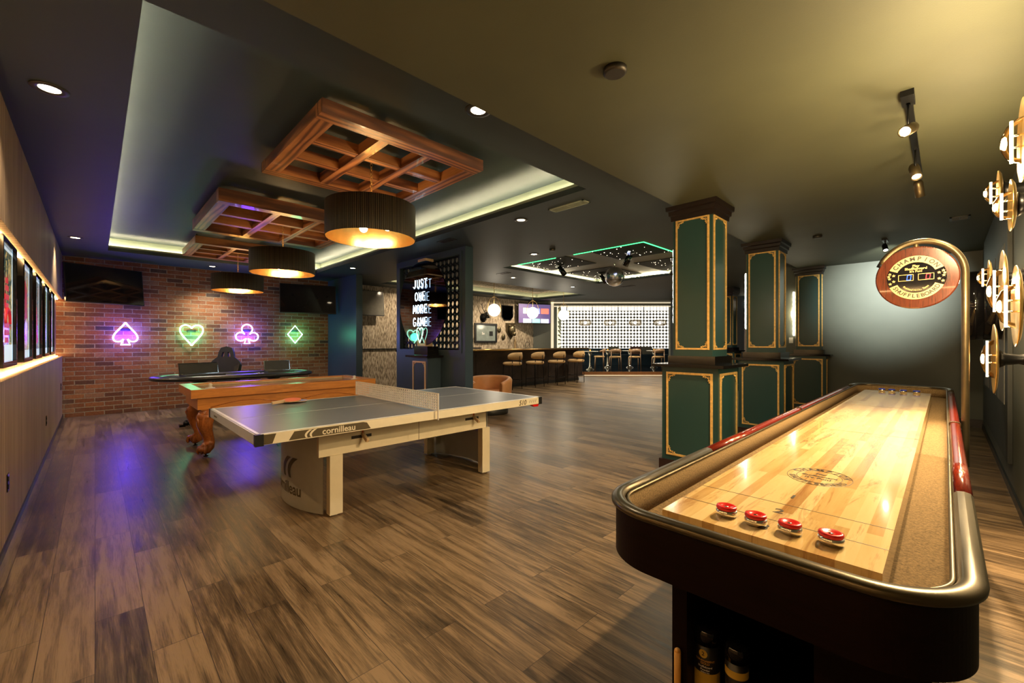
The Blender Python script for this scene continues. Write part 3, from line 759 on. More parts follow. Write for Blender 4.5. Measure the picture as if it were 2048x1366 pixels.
def carved_leg(sx, sy):
    b = B(); path = []; rad = []
    pts = [(0, .57, .075), (.015, .52, .088), (.045, .45, .092), (.055, .38, .082), (.035, .30, .066), (.0, .22, .056), (-.015, .16, .058), (.01, .11, .070), (.05, .085, .066), (.085, .085, .045)]
    for o_, z, r in pts: path.append((sx*o_, sy*o_, z)); rad.append(r)
    b.tube(path, rad, 14)
    b.sphere((sx*.10, sy*.10, .095), .040, 12); b.sphere((sx*.045, sy*.045, .47), .095, 14, (1, 1, .75))
    for a_ in (-.5, 0, .5):   # claws
        dx, dy = sx*.095+a_*.07*sy, sy*.095-a_*.07*sx
        b.tube([(sx*.05+a_*.05*sy, sy*.05-a_*.05*sx, .125), (dx, dy, .115), (dx*1.15, dy*1.15, .07), (dx*1.05, dy*1.05, .04)], [.02, .022, .018, .010], 8)
    for a_ in (-.4, .4):      # carved acanthus ridges
        b.tube([(sx*.06+a_*.1*sy, sy*.06-a_*.1*sx, .56), (sx*.125+a_*.08*sy, sy*.125-a_*.08*sx, .45), (sx*.115+a_*.03*sy, sy*.115-a_*.03*sx, .36), (sx*.07, sy*.07, .28)], [.012, .016, .012, .006], 6)
    return b
for sx in (-1, 1):
    for sy in (-1, 1):
        lg = carved_leg(sx*.75, sy*.75).xf(Matrix.Translation((sx*(W2-.17), sy*(L2-.19), 0))).build('leg', 'legwood', ah)
        B().lathe([(.024, 0), (.026, .008), (.010, .012), (.010, .07)], 14, Matrix.Translation((sx*(W2-.17)+sx*.03, sy*(L2-.19)+sy*.03, 0))).build('leveller', 'blackmetal', lg)
for sx in (-1, 1):
    for sy in (-1, 1): B().box(sx*(W2-.17)-.085, sx*(W2-.17)+.085, sy*(L2-.19)-.085, sy*(L2-.19)+.085, .555, .70).bevel(.008, 1).build('leg_block', 'orangewood', ah)
def pusher(x, y, label):
    t = thing('mallet', label, 'air hockey mallet', (x, y, .7752))
    B().lathe([(.048, 0), (.052, .008), (.050, .022), (.030, .026), (.022, .030)], 24).build('base', 'white', t)
    B().lathe([(.022, .026), (.018, .045), (.022, .062), (.014, .074), (0, .077)], 20).build('knob', 'white', t)
pusher(-6.38, 1.02, 'white mallet at the left end of the amber wood game table')
pusher(-6.35, 2.84, 'white mallet at the right end of the amber wood game table')

# ---- ping pong table
pp = thing('ping_pong_table', 'large grey outdoor ping pong table with cream side beams and a perforated metal net', 'ping pong table', (-3.885, 2.12, 0))
HX, HY_ = .765, 1.37
B().box(-HX+.012, HX-.012, -HY_+.012, HY_-.012, .742, .760).build('tabletop', 'tabletop', pp)
b = B(); z = .7602
for q in ((-HX, HX, -HY_, -HY_+.02), (-HX, HX, HY_-.02, HY_), (-HX, -HX+.02, -HY_, HY_), (HX-.02, HX, -HY_, HY_)): b.box(q[0], q[1], q[2], q[3], z, z+.001)
b.build('border_line', 'whiteline', pp); B().box(-.0015, .0015, -HY_+.02, HY_-.02, z, z+.0006).build('centre_line', 'whiteline', pp)
for s in (-1, 1): B().box(s*HX-.014, s*HX+.012, -HY_+.03, HY_-.03, .69, .758).build('long_rail', 'cream', pp)
for s in (-1, 1): B().box(-HX+.02, HX-.02, s*HY_-.012, s*HY_+.012, .69, .758).build('end_rail', 'greymet', pp)
for sx in (-1, 1):
    for sy in (-1, 1):
        B().box(sx*HX-.022*(sx > 0)-.022*0-(.024 if sx < 0 else .0)+(0 if sx > 0 else .010), sx*HX+.016 if sx > 0 else sx*HX+.022, sy*HY_-.034 if sy > 0 else sy*HY_-.016, sy*HY_+.016 if sy > 0 else sy*HY_+.034, .684, .7605).bevel(.006, 2).build('corner_guard', 'black', pp)
# decals on the near long rail
X = HX+.0125
def decal(pts, name='decal', m='bronze_dark', x=X, par=None, d=.0006):
    return B().prism(pts, 0, d, face_px(x, 0, 0)).build(name, m, par or pp)
M['decal'] = plain('dark_brown_print', (.075, .055, .025), .45)
decal([(-1.335, .692), (-1.285, .692), (-1.262, .756), (-1.335, .756)], m='decal')
decal([(-1.185, .696), (-.60, .696), (-.63, .744), (-.66, .752), (-1.15, .752)], m='decal')
def swoosh(b, cx, cz, h, T, w_=.35):
    L_ = []
    for o_ in (0, .62):
        a_ = [(o_*h+cx-.28*h+.30*h*(1-(2*i/10-1)**2)*-1+.30*h*((i/10)**1.3)*1.4, cz-h/2+h*i/10) for i in range(11)]
        bb = [(x_+w_*h*(.55+.45*j/10), z_) for j, (x_, z_) in enumerate(a_)]
        b.prism(a_+bb[::-1], 0, .0006, T)
    return b
swoosh(B(), -1.06, .724, .052, face_px(X+.0007, 0, 0), .40).build('logo', 'cream', pp)
B().add(text_mesh('cornilleau', .062, .0004, 'LEFT', .0009), face_px(X+.0008, -.965, .722)).build('lettering', 'cream', pp)
B().add(text_mesh('510', .072, .0004, 'LEFT', .0012, .2), face_px(X+.0003, 1.03, .722)).build('lettering', 'decal', pp)
b = B()
for i in range(4): b.prism([(1.185+i*.030, .712), (1.191+i*.030, .712), (1.207+i*.030, .742), (1.201+i*.030, .742)], 0, .0006, face_px(X, 0, 0))
b.build('slanted_stripes', 'decal', pp)
B().box(-.60, -.40, -HY_-.0135, -HY_-.0125, .70, .745).build('end_label', 'greymet', pp)
B().add(text_mesh('CORNILLEAU', .022, .0004, 'CENTER'), face_ny(-.50, -HY_-.0140, .722)).build('lettering', 'decal', pp)
# side beams with slots
for s in (-1, 1):
    xs = s*.515
    B().box(xs-.018, xs+.018, -.90 if 1 else 0, .79, .475, .689).build('side_beam', 'cream', pp)
B().box(.533, .5345, -.02, -.016, .476, .688).build('panel_joint', 'decal', pp)
for y_ in (-.56, .60):
    sl = B().box(.5335, .536, y_-.085, y_+.085, .578, .602).bevel(.0, 1)
    sl.build('paddle_slot', 'black', pp)
def small_paddle(name, label, loc, rot, rub='redrub', cat='paddle', L_=.10):
    t = thing(name, label, cat, loc, rot=rot)
    pts = [(.075*math.cos(a_), .085*math.sin(a_)+.085) for a_ in [2*PI*i/28-PI/2 for i in range(28)]]
    B().prism(pts, -.003, .003).build('blade', 'palewood', t)
    B().prism([(x*.99, (y_-.085)*.97+.088) for x, y_ in pts], .003, .0055).build('rubber', rub, t)
    B().prism([(x*.99, (y_-.085)*.97+.088) for x, y_ in pts], -.0055, -.003).build('rubber', 'black', t)
    B().box(-.013, .013, -L_, .02, -.011, .011).bevel(.006, 2).build('handle', 'palewood', t)
    return t
for y_, nm in ((-.55, 'left'), (.62, 'right')):
    small_paddle('ping_pong_paddle', 'wooden paddle stored in the %s slot of the ping pong table side beam' % nm, (-3.885+.545, 2.12+y_, .600), (math.radians(86), math.radians(-62), math.radians(8)), 'redrub', 'paddle', .08)
    for k_ in kids(COL.objects[-1]) if False else []: pass
# legs: front and back posts, curved panels
for sy, y0_ in ((-1, -.82), (1, .73)):
    for sx in (-1, 1):
        B().box(sx*.51-.035, sx*.51+.035, y0_, y0_+.10, .012, .474).bevel(.003, 1).build('leg_post', 'cream', pp)
        B().lathe([(.028, 0), (.028, .012)], 16, Matrix.Translation((sx*.51-.01, y0_+.05, 0))).build('foot', 'white', pp)
    yc = y0_ + (0 if sy < 0 else .10)
    R_ = .95; a0 = math.asin(.475/R_); cyc = yc - sy*(-1)*0
    cen = yc + sy*(.155) - sy*R_
    pts = []
    for i in range(33):
        a_ = -a0+2*a0*i/32; pts.append((R_*math.sin(a_), cen+sy*R_*math.cos(a_)))
    inn = [(x*(R_-.006)/R_, cen+(y_-cen)*(R_-.006)/R_) for x, y_ in pts]
    b = B().prism(pts+inn[::-1], .012, .689)
    for f in b.b.faces:
        if abs(f.normal.z) < .5: f.smooth = False
    b.build('curved_leg_panel', 'greymet', pp)
    if sy < 0:
        def onarc(s_, z_, off=.0012):
            a_ = s_/R_; n_ = Vector((math.sin(a_), -math.cos(a_), 0)); p = Vector((R_*math.sin(a_), cen-R_*math.cos(a_), z_))+n_*off; t_ = Vector((math.cos(a_), math.sin(a_), 0))
            return p, t_, n_
        def wrap(me_or_b, name, m):
            for v in me_or_b.b.verts:
                p, t_, n_ = onarc(v.co.x, v.co.z, .0015+max(0, -v.co.y)); v.co = p
            me_or_b.build(name, m, pp)
        b = B().add(text_mesh('cornilleau', .135, .0004, 'CENTER', .002), face_ny(0, 0, .155)); wrap(b, 'panel_lettering', 'decal')
        b = swoosh(B(), .02, .33, .17, face_ny(0, 0, 0), .42); wrap(b, 'panel_logo', 'decal')
# net: perforated steel sheet
net = B(); NY, NZ = 46, 6; y0_, y1_, z0, z1 = -.80, .80, .775, .912
cw, ch = (y1_-y0_)/NY, (z1-z0)/NZ
for i in range(NY):
    for k in range(NZ):
        cx_, cz = y0_+(i+.5)*cw, z0+(k+.5)*ch
        if (i*7+k) % 1 == 0:
            sq = []; ci = []
            for j in range(8):
                a_ = PI/4*j+PI/8*0; dx, dz = math.cos(a_), math.sin(a_); m_ = max(abs(dx), abs(dz))
                sq.append((cx_+dx/m_*cw/2, cz+dz/m_*ch/2)); ci.append((cx_+dx*cw*.33, cz+dz*ch*.36))
            for xx in (0,):
                vs_ = [net.b.verts.new((p[0], 0, p[1])) for p in sq]; vc = [net.b.verts.new((p[0], 0, p[1])) for p in ci]
                for j in range(8): net._f([vs_[j], vs_[(j+1) % 8], vc[(j+1) % 8], vc[j]])
bmesh.ops.remove_doubles(net.b, verts=net.b.verts[:], dist=1e-5)
ext = bmesh.ops.solidify(net.b, geom=net.b.faces[:], thickness=.004)
net.box(y0_-.02, y0_, -.002, .002, z0-.01, z1+.006).box(y1_, y1_+.02, -.002, .002, z0-.09, z1+.006).box(y0_, y1_, -.002, .002, z1, z1+.006).box(y0_, y1_, -.002, .002, z0-.008, z0)
net.build('net', 'white', pp, recalc=True)
# paddles lying on the table
small_paddle('ping_pong_paddle', 'orange-red ping pong paddle lying on top of the other on the grey table', (-4.50, 1.30, .786), (math.radians(3), math.radians(6), math.radians(10)), 'redrub')
small_paddle('ping_pong_paddle', 'lilac-blue ping pong paddle lying underneath the red one on the grey table', (-4.56, 1.37, .7725), (0, 0, math.radians(-8)), 'bluerub')
tag(B().hexa([(-3.16, 3.40, .66), (-3.12, 3.40, .66), (-3.12, 3.46, .66), (-3.16, 3.46, .66), (-3.18, 3.36, .689), (-3.12, 3.36, .689), (-3.12, 3.48, .689), (-3.18, 3.48, .689)]).build('rubber_stop', 'red'), 'small red wedge under the far corner of the ping pong table', 'table stop')
bx = thing('ball_dispenser', 'small white ball holder with red end under the far left ping pong table corner', 'ball holder', (-4.58, .86, .645))
B().sphere((0, 0, .0), .022, 14).cyl((0, 0, 0), (0, 0, .045), .007).build('ball', 'white', bx); B().cyl((0, .022, -.012), (0, .042, -.018), .012).build('end_cap', 'red', bx)

# ---- poker table with chip cases
pk = thing('poker_table', 'long oval black poker table with padded leather rail in front of the brick wall', 'poker table', (-9.42, 1.95, 0))
def stadium(a, c, n=16):   # half width a (x), half length c (y)
    p = []
    for i in range(n+1): t = PI*i/n; p.append((a*math.cos(t), c-a+a*math.sin(t), math.cos(t), math.sin(t)))
    for i in range(n+1): t = PI+PI*i/n; p.append((a*math.cos(t), -(c-a)+a*math.sin(t), math.cos(t), math.sin(t)))
    return p
B().sweep(stadium(.46, 1.22), [(.09*math.cos(a_), .735+.045*math.sin(a_)) for a_ in [2*PI*i/14 for i in range(14)]]).build('padded_rail', 'leather', pk)
B().prism([(x, y_) for x, y_, _, _ in stadium(.44, 1.2)], .70, .742).build('felt_top', 'felt', pk)
for s in (-1, 1):
    B().lathe([(.10, .08), (.08, .16), (.07, .62), (.20, .70)], 24, Matrix.Translation((0, s*.6, 0))).build('pedestal', 'black', pk)
    B().box(-.36, .36, s*.6-.06, s*.6+.06, 0, .08).bevel(.02, 2).build('foot_bar', 'black', pk)
for i, y_ in enumerate((-1.05, -.35, .35, 1.05)):
    B().lathe([(.045, .742), (.045, .746), (.036, .746), (.036, .743)], 20, Matrix.Translation((.30 if i in (1, 2) else .1, y_, 0)), cap=False).build('cup_holder', 'steel', pk)
def chip_case(x, y, rz, W_, label, chips=False):
    t = thing('chip_case', label, 'case', (x, y, .7425), rz)
    B().box(-.13, .13, -W_/2, W_/2, 0, .045).build('tray', 'black', t)
    T = Matrix.Translation((-.13, 0, .045)) @ Matrix.Rotation(math.radians(-14), 4, 'Y')
    B().box(-.02, 0, -W_/2+.008, W_/2-.008, .008, .20).xf(T).build('lid', 'darkpanel', t)
    b = B()
    for q in ((-W_/2, -W_/2+.012, 0, .208), (W_/2-.012, W_/2, 0, .208), (-W_/2, W_/2, .196, .208), (-W_/2, W_/2, 0, .012)): b.box(-.024, .004, q[0], q[1], q[2], q[3])
    b.xf(T).build('aluminium_edge', 'steel', t)
    return t
chip_case(-9.30, 1.38, math.radians(14), .62, 'open black case with a metal edged lid on the left part of the poker table')
chip_case(-9.42, 2.66, math.radians(0), .48, 'open black case with metal edges on the right part of the poker table')
b = B()
for i in range(5):
    b.cyl((0, i*.035, 0), (0, i*.035, .02+.006*(i % 3)), .018, seg=12)
o = b.build('chip_stack', 'white'); o.location = (-9.25, 2.18, .7425); tag(o, 'loose pale poker chips on the poker table beside the right hand case', 'poker chips', kind='stuff')

# ---- gaming chair
gc = thing('gaming_chair', 'black racing style gaming chair with a winged backrest behind the poker table', 'chair', (-10.3, 1.84, 0), math.radians(-28))
prof = [(-.20, 0), (-.24, .18), (-.27, .36), (-.28, .44), (-.24, .52), (-.15, .60), (-.135, .70), (-.10, .79), (0, .82)]
outl = prof + [(-x, y_) for x, y_ in prof[-2::-1]]
T = Matrix.Translation((-.16, 0, .46)) @ Matrix.Rotation(math.radians(-10), 4, 'Y') @ Matrix(((0,0,1,0),(1,0,0,0),(0,1,0,0),(0,0,0,1)))
# backrest with two openings: build from strips
b = B()
def strip(pts): b.prism(pts, -.045, .045, T)
strip([(x, y_) for x, y_ in outl if y_ <= .60] )
strip([(-.15, .60), (-.085, .60), (-.065, .70), (-.135, .70)]); strip([(.085, .60), (.15, .60), (.135, .70), (.065, .70)])
strip([(-.035, .60), (.035, .60), (.028, .70), (-.028, .70)]); strip([(-.135, .70), (.135, .70), (.10, .79), (0, .82), (-.10, .79)])
b.bevel(.012, 2); b.build('backrest', 'blackfab', gc)
b = B()
for s in (-1, 1): b.prism([(s*.20, .05), (s*.26, .36), (s*.27, .44), (s*.18, .40), (s*.15, .1)][::s], .045, .085, T)
b.bevel(.01, 2).build('side_bolster', 'leather', gc)
B().box(-.22, .26, -.25, .25, .40, .49).bevel(.03, 3).build('seat', 'blackfab', gc)
B().cyl((0, 0, .10), (0, 0, .40), .028).build('gas_lift', 'blackmetal', gc)
for i in range(5):
    a_ = 2*PI*i/5; lg = B().hexa([(0,-.025,.07),(.29,-.015,.055),(.29,.015,.055),(0,.025,.07),(0,-.025,.11),(.29,-.015,.08),(.29,.015,.08),(0,.025,.11)]).xf(Matrix.Rotation(a_, 4, 'Z')).build('base_leg', 'blackmetal', gc)
    B().cyl((.28, -.02, .028), (.28, .02, .028), .028).xf(Matrix.Rotation(a_, 4, 'Z')).build('caster', 'black', lg)
for s in (-1, 1): B().box(-.12, .14, s*.31-.03, s*.31+.03, .64, .67).cyl((0, s*.30, .43), (0, s*.31, .64), .016).build('armrest', 'blackmetal', gc)

# ---- black bundle on the floor under the table
b = B()
for i in range(9):
    pts = [(random.uniform(-.14, .14), random.uniform(-.10, .10), random.uniform(.02, .10)) for _ in range(6)]
    b.tube(pts, .013, 6)
b.sphere((-.02, -.12, .05), .05, 12, (1.4, 1, .9)); b.sphere((.05, .10, .045), .045, 12, (1.2, 1.3, .9)); b.box(-.06, .04, -.22, -.14, .0, .035)
o = b.build('cable_bundle', 'blackgloss'); o.location = (-8.6, 1.18, 0); tag(o, 'bundle of black cables and adapters on the floor below the poker table', 'cables', kind='stuff')

# ================================================================== PILLARS
def frame_bm(w_, h, ox, t=.016, orn=.075):
    """gold moulding frame centred on origin in the local XZ plane facing -y"""
    b = B(); a, c = w_/2, h/2
    for q in ((-a, a, -c, -c+t), (-a, a, c-t, c), (-a, -a+t, -c+t, c-t), (a-t, a, -c+t, c-t)): b.box(q[0], q[1], -.012, 0, q[2], q[3])
    for q in ((-a-.004, a+.004, -c-.004, -c+.002), (-a-.004, a+.004, c-.002, c+.004), (-a-.004, -a+.002, -c, c), (a-.002, a+.004, -c, c)): b.box(q[0], q[1], -.006, 0, q[2], q[3])
    for sx in (-1, 1):
        for sz in (-1, 1):
            X_ = lambda u: sx*(a-t-u); Z_ = lambda u: sz*(c-t-u)
            # concave edge with scrolls
            arcp = [(X_(orn*(1-math.cos(v))), -.005, Z_(orn*(1-math.sin(v)))) for v in [PI/2*i/8 for i in range(9)]]
            b.tube(arcp, .0035, 5)
            for (u, v, r) in ((.018, .018, .012), (.042, .014, .009), (.014, .042, .009), (.060, .010, .006), (.010, .060, .006)):
                pts = [(X_(u*orn/.075+r*(1-.06*i)*math.cos(i*.9)), -.006, Z_(v*orn/.075+r*(1-.06*i)*math.sin(i*.9))) for i in range(10)]
                b.tube(pts, .0032, 5)
    return b
def pillar(cx, cyy, label, sconce=True, faces=4, zt=ZR):
    p = thing('pillar', label, 'pillar', (cx, cyy, 0), group='green pillars with gold frames')
    B().box(-.315, .315, -.315, .315, 0, .105).bevel(.006, 1).build('plinth', 'baseb', p)
    B().box(-.29, .29, -.29, .29, .105, 1.10).build('base', 'pillar', p)
    B().box(-.37, .37, -.37, .37, 1.10, 1.13).bevel(.005, 2).build('countertop', 'granite', p)
    B().box(-.245, .245, -.245, .245, 1.13, 1.215).bevel(.004, 1).build('stone_collar', 'granite', p)
    B().box(-.205, .205, -.205, .205, 1.215, 2.69).build('shaft', 'pillar', p)
    b = B()
    pr_ = [(.205, 2.665), (.222, 2.665), (.225, 2.715), (.240, 2.725), (.243, 2.765), (.262, 2.775), (.265, zt-.0)]
    path = [(0, 0, 1, 1), (0, 0, -1, 1), (0, 0, -1, -1), (0, 0, 1, -1)]
    pr2 = [(r, z) for r, z in pr_]+[(.05, zt), (.05, 2.665)]
    b.sweep([(0, 0, sx, sy) for sx, sy in ((1, 1), (-1, 1), (-1, -1), (1, -1))], pr2, True, False)
    b.build('capital', 'capwood', p)
    fu = frame_bm(.345, 1.38, 0); mu = fu.build('gold_frame', 'gold', p); mu.location = (0, -.205, 1.975)
    fl = frame_bm(.475, .88, 0, .018, .085); ml = fl.build('gold_frame', 'gold', p); ml.location = (0, -.29, .60)
    for i in range(1, faces):
        a_ = [0, PI/2, -PI/2, PI][i]
        for src, off, zz in ((mu, .205, 1.975), (ml, .29, .60)):
            q = src.copy(); COL.objects.link(q); q.parent = p; q.rotation_euler = (0, 0, a_); q.location = (math.sin(a_)*off, -math.cos(a_)*off, zz)
    return p
pillar(-1.865, 4.69, 'nearest dark green pillar with gold frames, beside the shuffleboard table')
pillar(-1.865, 7.12, 'second dark green gold framed pillar, between the nearest one and the back wall')
pillar(-1.865, 10.13, 'third dark green gold framed pillar, touching the back wall')
pillar(-4.405, 13.0, 'small looking far pillar seen between the two nearest pillars', zt=ZC)
def sconce(x, y, z0, z1, label):
    t = thing('crystal_sconce', label, 'wall lamp', (x, y, 0), group='crystal sconces on the pillars')
    B().box(-.012, 0, -.03, .03, z0+.02, z1-.02).build('backplate', 'steel', t)
    b = B(); n_ = 9
    for i in range(n_):
        zc = z0+(i+.5)*(z1-z0)/n_; h = (z1-z0)/n_*.50
        for s in (-1, 1): b.tube([(-.055, s*.026+.022*math.cos(a_), zc+h*math.sin(a_)) for a_ in [2*PI*j/12 for j in range(12)]], .010, 6, closed=True)
    b.build('crystal_links', 'sconce', t)
    light('sconce_light', 'AREA', (-.11, 0, (z0+z1)/2), 5, (1, .9, .66), .1, (0, -PI/2, 0), parent=t)
    return t
sconce(-2.07, 4.66, 1.57, 2.40, 'glowing crystal link sconce on the left face of the nearest pillar')
sconce(-2.07, 7.10, 1.57, 2.40, 'glowing crystal link sconce on the left face of the second pillar')
sconce(-2.07, 10.0, 1.50, 2.36, 'glowing crystal link sconce on the left face of the third pillar')
for k, xx in enumerate((-2.335, -2.18)):
    t = thing('light_switch', ('left' if k == 0 else 'right')+' of the two white switch plates on the back wall beside the third pillar', 'light switch', (xx, 10.03, 1.40))
    B().box(-.035, .035, -.006, 0, -.057, .057).bevel(.002, 1).build('plate', 'white', t); B().box(-.012, .012, -.010, -.006, -.02, .02).build('toggle', 'white', t)

# ================================================================== SHUFFLEBOARD
sb = thing('shuffleboard_table', 'long shuffleboard table with glossy maple board, tan carpet gutters and dark bronze rail', 'shuffleboard table', (-.352, 3.785, 0))
SX, SY = .392, 2.665        # outer half sizes of the cabinet wall
R0 = .155
path = rrect(-.440, .402, -2.640, 2.92, .185, 24)
def rail_prof(): return [(-.029, .838), (.008, .838), (.014, .842), (.015, .850), (.009, .859), (-.006, .863), (-.022, .861), (-.030, .853)]
B().sweep(path, [(-.030, .685), (.0, .685), (.0, .8378), (-.030, .8378)], True, False).build('cabinet_wall', 'darkwood', sb)
B().sweep(path, [(-.040, .7502), (-.0305, .7502), (-.0305, .840), (-.040, .840)], True, True).build('carpet_lining', 'carpet', sb)
B().prism([(x-nx*.031, y_-ny*.031) for x, y_, nx, ny in path], .735, .750).build('gutter_floor', 'carpet', sb)
B().prism([(x-nx*.031, y_-ny*.031) for x, y_, nx, ny in path], .690, .7345).build('cabinet_bottom', 'darkwood', sb)
# piping
B().sweep(path, [(-.038+.0055*math.cos(a_), .846+.0055*math.sin(a_)) for a_ in [2*PI*i/8 for i in range(8)]], True, True).build('piping', 'bronze', sb)
# rails: two end sections and two red wood side sections
YR = 1.80
def dens(p0, p1, nrm, n_=8): return [(p0[0]+(p1[0]-p0[0])*i/n_, p0[1]+(p1[1]-p0[1])*i/n_, *nrm) for i in range(n_+1)]
XA, XB, YA, YB = -.440, .402, -1.72, 2.38
far = [(XB, YB, 1, 0)]+path[0:50]+[(XA, YB, -1, 0)]
near = [(XA, YA, -1, 0)]+path[50:100]+[(XB, YA, 1, 0)]
B().sweep(near, rail_prof(), False, True).build('end_rail', 'rail_bronze', sb)
B().sweep(far, rail_prof(), False, True).build('end_rail', 'rail_bronze', sb)
B().sweep(dens((XB, YA), (XB, YB), (1, 0)), rail_prof(), False, True).build('side_rail', 'redwood', sb)
B().sweep(dens((XA, YB), (XA, YA), (-1, 0)), rail_prof(), False, True).build('side_rail', 'redwood', sb)
big = lambda: [(o_*1.0+(.004 if o_ > -.01 else -.004), z_+(.004 if z_ > .848 else -.003)) for o_, z_ in rail_prof()]
for s, xx in ((-1, XA), (1, XB)): B().sweep([(xx, .02, s, 0), (xx, .045, s, 0)], big(), False, False).build('rail_band', 'bronze', sb)
# board
bd = B().box(-.255, .255, -2.545, 2.14, .772, .849).bevel(.002, 1).build('playing_board', 'block', sb)
def line(x0_, x1_, y0_, y1_): return B().box(x0_, x1_, y0_, y1_, .8491, .8495).build('scoring_line', 'ink', bd)
for y_ in (-2.395, -2.235, -.70, .65, 1.9): line(-.255, .255, y_-.0012, y_+.0012)
b = B(); T = Matrix.Translation((0, -1.84, .8492))
lay = lambda x, y_, r=0: Matrix.Translation((x, y_, .8492)) @ Matrix.Rotation(r, 4, 'Z')
for rx, ry, w_ in ((.100, .122, .0025), (.070, .088, .0025)):
    pts = [(.017+rx*math.cos(2*PI*i/48), -1.825+ry*math.sin(2*PI*i/48), .8494) for i in range(48)]; b.tube(pts, w_*.4, 4, closed=True)
def arc_text(b, s, cx, cy__, rx, ry, a0, a1, size, flip=False, mk=None, bold=.0006):
    n_ = len(s)
    for i, ch in enumerate(s):
        if ch == ' ': continue
        a_ = a0+(a1-a0)*(i+.5)/n_
        x, y_ = cx+rx*math.cos(a_), cy__+ry*math.sin(a_)
        tang = math.atan2(ry*math.cos(a_), -rx*math.sin(a_)) + (0 if flip else PI)
        b.add(text_mesh(ch, size, .0004, 'CENTER', bold), mk(x, y_, tang))
arc_text(b, 'CHAMPION', .017, -1.825, .085, .104, PI*.92, PI*.08, .034, mk=lay, bold=.001)
arc_text(b, 'SHUFFLEBOARD', .017, -1.825, .085, .104, PI*1.08, PI*1.92, .028, True, mk=lay, bold=.001)
b.add(text_mesh("It's Fun!", .026, .0004, 'CENTER', .0006), lay(.017, -1.85)); b.add(text_mesh('Play', .022, .0004, 'CENTER', .0006), lay(.017, -1.785)); b.add(text_mesh('Shuffleboard', .022, .0004, 'CENTER', .0006), lay(.017, -1.82))
b.build('printed_emblem', 'ink', bd)
b = B(); b.add(text_mesh('1', .055, .0004, 'CENTER', .001), lay(0, -2.14)); b.add(text_mesh('2', .055, .0004, 'CENTER', .001), lay(0, -2.31)); b.add(text_mesh('3', .06, .0004, 'CENTER', .001), lay(0, -2.465))
b.add(text_mesh('2', .05, .0004), lay(0, 1.95, PI)).build('printed_number', 'ink', bd)
# pedestals
def ped(yc, open_):
    b = B(); x0_, x1_, y0_, y1_ = -.30, .33, yc, yc+.62
    b.box(x0_, x0_+.05, y0_, y1_, .03, .64); b.box(x1_-.05, x1_, y0_, y1_, .03, .64); b.box(x0_+.05, x1_-.05, y1_-.03, y1_, .03, .64)
    b.box(x0_+.05, x1_-.05, y0_, y1_-.03, .03, .155); b.box(x0_+.05, x1_-.05, y0_, y1_-.03, .56, .64)
    b.box(.10, x1_-.05, y0_, y0_+.02, .12, .56)
    b.build('pedestal', 'darkwood', sb)
    B().box(x0_-.02, x1_+.02, y0_-.02, y1_+.02, .64, .685).build('pedestal_cap', 'darkwood', sb)
    B().box(x0_-.01, x1_+.01, y0_-.01, y1_+.01, 0, .03).build('pedestal_foot', 'black', sb)
ped(-2.38, True); ped(1.9, True)
yv = 3.785-2.38
tag(B().cyl((-.628, yv-.012, .035), (-.628, yv-.012, .325), .011, seg=12).sphere((-.628, yv-.012, .325), .011, 10).build('wooden_rod', 'amberwood'), 'pale wooden rod leaning upright against the shuffleboard pedestal', 'rod')
def can(x, y, r, h, mats, label, kind):
    t = thing('powder_can', label, 'can', (x, y, .156), 0)
    B().lathe([(r, 0), (r, h*.78)], 32).build('body', mats[0], t)
    B().lathe([(r+.002, h*.78), (r+.002, h*.93), (r*.9, h), (0, h)], 32).build('lid', 'blackgloss', t)
    B().lathe([(r+.0008, h*.02), (r+.0008, h*(.40 if kind else .15))], 32, cap=False).build('lower_band', 'yellowlab' if kind else 'darkpanel', t)
    return t
c1 = can(-.575, 1.50, .042, .235, ['black'], 'yellow and black shuffleboard powder can with a round number 2 badge, in the pedestal', 1)
c2 = can(-.475, 1.49, .034, .225, ['black'], 'narrower black can with a yellow band, right of the yellow powder can in the pedestal', 0)
def canwrap(t, b, r, name, m, a0=-1.30):
    for v in b.b.verts:
        a_ = a0+v.co.x/r; v.co = Vector(((r+.0012+max(0, v.co.z))*math.cos(a_), (r+.0012+max(0, v.co.z))*math.sin(a_), v.co.y))
    b.build(name, m, t)
def disc(cx_, cy__, rx, ry, n_=24): return [(cx_+rx*math.cos(2*PI*i/n_), cy__+ry*math.sin(2*PI*i/n_)) for i in range(n_)]
def flatp(pts, z=0): return B().prism(pts, 0, .0003)
def gtxt(items, dz=.0008):
    b = B()
    for s, x, y_, sz in items: b.add(text_mesh(s, sz, .0002, 'CENTER', .0002), Matrix.Translation((x, y_, dz)))
    return b
b = B().prism([(-.030, .12), (.030, .12), (.034, .17), (-.034, .17)], 0, .0002)
canwrap(c1, flatp(disc(-.006, .158, .013, .014)), .042, 'badge', 'yellowlab')
canwrap(c1, gtxt([('2', -.006, .158, .018)]), .042, 'lettering', 'black')
canwrap(c1, gtxt([('TOURNAMENT', 0, .136, .0085), ('GOLD', 0, .127, .010)]), .042, 'lettering', 'amberwood')
canwrap(c1, gtxt([('Shuffleboard', 0, .116, .0085), ('Powder', 0, .106, .009), ('Medium Fast', 0, .098, .005)]), .042, 'lettering', 'white')
canwrap(c1, gtxt([('Sun-Glo', -.004, .077, .012)]), .042, 'lettering', 'yellowlab')
canwrap(c2, B().prism([(-.05, .13), (.05, .13), (.05, .152), (-.05, .152)], 0, .0003) if False else gtxt([('SILICONE', 0, .105, .010)]), .034, 'lettering', 'red')
B().lathe([(.0348, .128), (.0348, .152)], 32, cap=False).build('yellow_band', 'yellowlab', c2)
canwrap(c2, gtxt([('Shuffleboard', 0, .092, .008), ('Spray', 0, .080, .009)]), .034, 'lettering', 'yellowlab')
